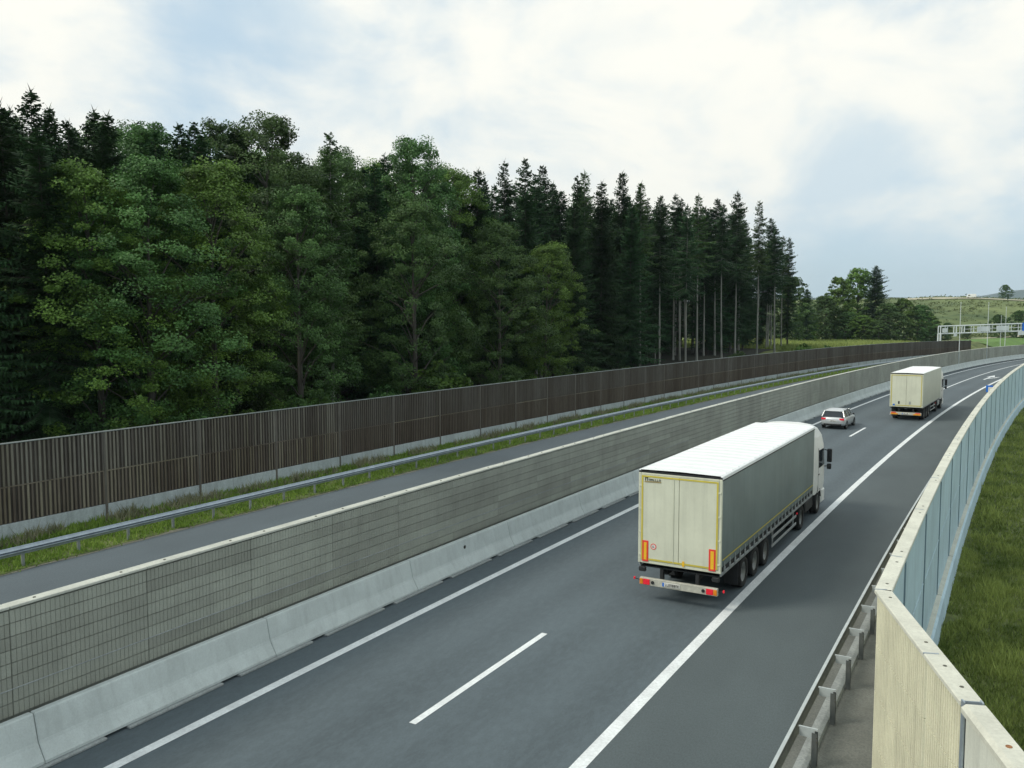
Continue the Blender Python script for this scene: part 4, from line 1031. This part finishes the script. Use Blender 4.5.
for k, (x, y, h) in enumerate(hb):
    t = tree('T', x, y, h, 'dark rounded bush at the foot of the hill behind the gantry, %s from the left' % ORD[k], 'bushes at the foot of the hill', 1, wide=h / 20 * 1.25); t['category'] = 'bush'
tree('T', 11.6, 647, 10.0, 'lone dark tree on the hilltop above the gantry', 'tree on the hilltop', 1, wide=.62)
# hilltop track with a van
def drape(name, pts, w, m, dz, n=10):
    mb = MB(); vs = []; q = []
    for (a, b), (c, d) in zip(pts, pts[1:]):
        for i in range(n): q.append((a + (c - a) * i / n, b + (d - b) * i / n))
    q.append(pts[-1])
    for i, (x, y) in enumerate(q):
        x2, y2 = q[min(i + 1, len(q) - 1)]; x1, y1 = q[max(i - 1, 0)]; t = Vector((x2 - x1, y2 - y1, 0)).normalized(); sd = Vector((t.y, -t.x, 0)) * w / 2
        for sg_ in (-1, -.33, .33, 1): vs.append((x + sd.x * sg_, y + sd.y * sg_, ground_z(x + sd.x * sg_, y + sd.y * sg_) + dz))
    mb.add(vs, [(4 * i + j, 4 * i + j + 1, 4 * i + 5 + j, 4 * i + 4 + j) for i in range(len(q) - 1) for j in range(3)])
    return tag(mb.build(name, m, fix=False), kind='structure')
drape('hilltop_road', [(-45, 585), (-10, 588), (30, 590), (90, 596), (180, 610)], 11, M['track'], .5)
drape('hill_path', [(-8, 352), (2, 365), (12, 400), (16, 450)], 4, M['track'], .4)
drape('hill_meadow', [(-2, 318), (4, 345), (13, 392)], 13, M['hill_green'], .3)
vx, vy = -7.5, 588
vn = thing('white_van', 'tiny white van on the track along the hilltop', 'van', (vx, vy, ground_z(vx, vy) + .5), radians(90))
loft(MB(), [ring(-2.6, 2.6, .98, .4), ring(-2.6, 2.65, 1.0, 1.1), ring(-2.6, 1.9, .98, 1.9), ring(-2.55, 1.6, .88, 2.35)]).build('body', M['white'], vn)
for sx in (-1, 1):
    MB().prism([(.6, 1.25), (1.9, 1.25), (1.65, 1.85), (.6, 1.85)], *sorted((sx * .97, sx * 1.01)), 'x').build('side_window', M['glass'], vn)
    for yy in (-1.7, 1.7): put('wheel', tyre_mesh(.24, .36), vn, (sx * .88, yy, .36))

def ridge(name, m, pts, depth):
    """rounded long hill: pts = (x, y, height)"""
    mb = MB(); vs = []; K = 9
    q = []
    for (a, b, h), (c, d, g) in zip(pts, pts[1:]):
        for i in range(14): f = i / 14; q.append((a + (c - a) * f, b + (d - b) * f, h + (g - h) * smooth(f)))
    q.append(pts[-1])
    for x, y, h in q:
        for j in range(K):
            u = j / (K - 1) * 2 - 1; rg = 1 + .10 * mnoise.noise(Vector((x * .0022, u * 1.2, 3)))
            vs.append((x, y + u * depth, (h * rg + 12) * cos(u * pi / 2) ** 1.3 - 12))
    mb.add(vs, [(i * K + j, i * K + j + 1, (i + 1) * K + j + 1, (i + 1) * K + j) for i in range(len(q) - 1) for j in range(K - 1)])
    return tag(mb.build(name, m, smooth=True, fix=False), kind='structure')
ridge('mountain', M['mountain'], [(-420, 6900, 120), (-150, 7000, 166), (250, 7000, 205), (900, 7000, 245), (1900, 7000, 300), (3200, 7000, 240), (4600, 6900, 120)], 900)
ridge('far_hills', M['mountain'], [(-3500, 6200, 90), (-2200, 6000, 130), (-1200, 6000, 150), (-700, 6000, 158), (-300, 6000, 140), (0, 6000, 60)], 700)

# ------------------------------------------------------------------ grass
def tuft(mb, r, p, h, w, n, spread, tone=.45):
    for i in range(n):
        a = r.uniform(0, 2 * pi); q = Vector((p[0] + r.gauss(0, spread), p[1] + r.gauss(0, spread), p[2])); ln = r.uniform(.1, .7) * h
        b = r.uniform(0, pi); s_ = Vector((cos(b) * w, sin(b) * w, 0)); mb.cur = min(1, max(0, r.gauss(tone, .22)))
        mb.add([q - s_, q + s_, q + Vector((cos(a) * ln, sin(a) * ln, h * r.uniform(.6, 1.1)))], [(0, 1, 2)])
g1 = MB(); gr_ = random.Random(31)
for k in range(36000):
    s = 9 + 100 * gr_.random() ** 1.7; d = -1.44 + (1.7 + s * .16) * gr_.random() ** 1.15
    p = P(s, d); v = mnoise.noise(Vector((p.x * .35, p.y * .35, 1)))
    v2 = mnoise.noise(Vector((p.x * .8, p.y * .5, 9))) + .5 * mnoise.noise(Vector((p.x * 2.3, p.y * 1.6, 4)))
    if p.x * .948 + p.y * .317 < -1.1 and s < 17: continue
    if s < 30 and d < -.75 and v > .25: continue
    near = s < 40
    tuft(g1, gr_, (p.x, p.y, ground_z(p.x, p.y) - .02), gr_.uniform(.06, .19) * (1.3 + 2.0 * max(0, v2)), .02 if near else .04, 6 if near else 3, .10 if near else .16, .5 + .75 * v2)
tag(g1.build('meadow_grass', M['blade'], attr=True, fix=False), 'rough green grass on the field beyond the right noise wall', 'grass', kind='stuff')
g2 = MB(); w2 = MB()
for k in range(17000):
    s = 9 + 150 * gr_.random() ** 1.5; d = gr_.uniform(D_FENCE + .06, D_LEDGE - .18); p = P(s, d)
    v = mnoise.noise(Vector((s * .4, d * .9, 3)))
    tall = 1.0 + (.9 if d < -31.2 else 0) * max(0, .5 + v)
    if d < -31.6 and v > -.05: tuft(w2, gr_, (p.x, p.y, p.z + .01), gr_.uniform(.25, .62), .03, 3, .10)
    else: tuft(g2, gr_, (p.x, p.y, p.z + .01), gr_.uniform(.10, .24) * tall, .03, 4, .12)
tag(g2.build('verge_grass', M['blade_verge'], attr=True, fix=False), 'bright green grass on the verge under the far guardrail', 'grass', kind='stuff')
tag(w2.build('verge_weeds', M['weed'], attr=True, fix=False), 'pale dry weeds against the plinth of the wooden fence', 'weeds', kind='stuff')

# ------------------------------------------------------------------ air
hm = bpy.data.materials.new('haze_air'); hm.use_nodes = True
hn, hl = hm.node_tree.nodes, hm.node_tree.links; hn.clear()
pv = hn.new('ShaderNodeVolumePrincipled'); pv.inputs['Color'].default_value = (0.70, 0.87, 1.0, 1); pv.inputs['Density'].default_value = 0.00008; pv.inputs['Anisotropy'].default_value = 0.0
ho = hn.new('ShaderNodeOutputMaterial'); hl.new(pv.outputs[0], ho.inputs['Volume'])
hz = MB().box(-9500, 9500, -9500, 9500, -40, 420).build('haze', hm); tag(hz, 'thin bluish air over the whole landscape', 'haze', kind='stuff')
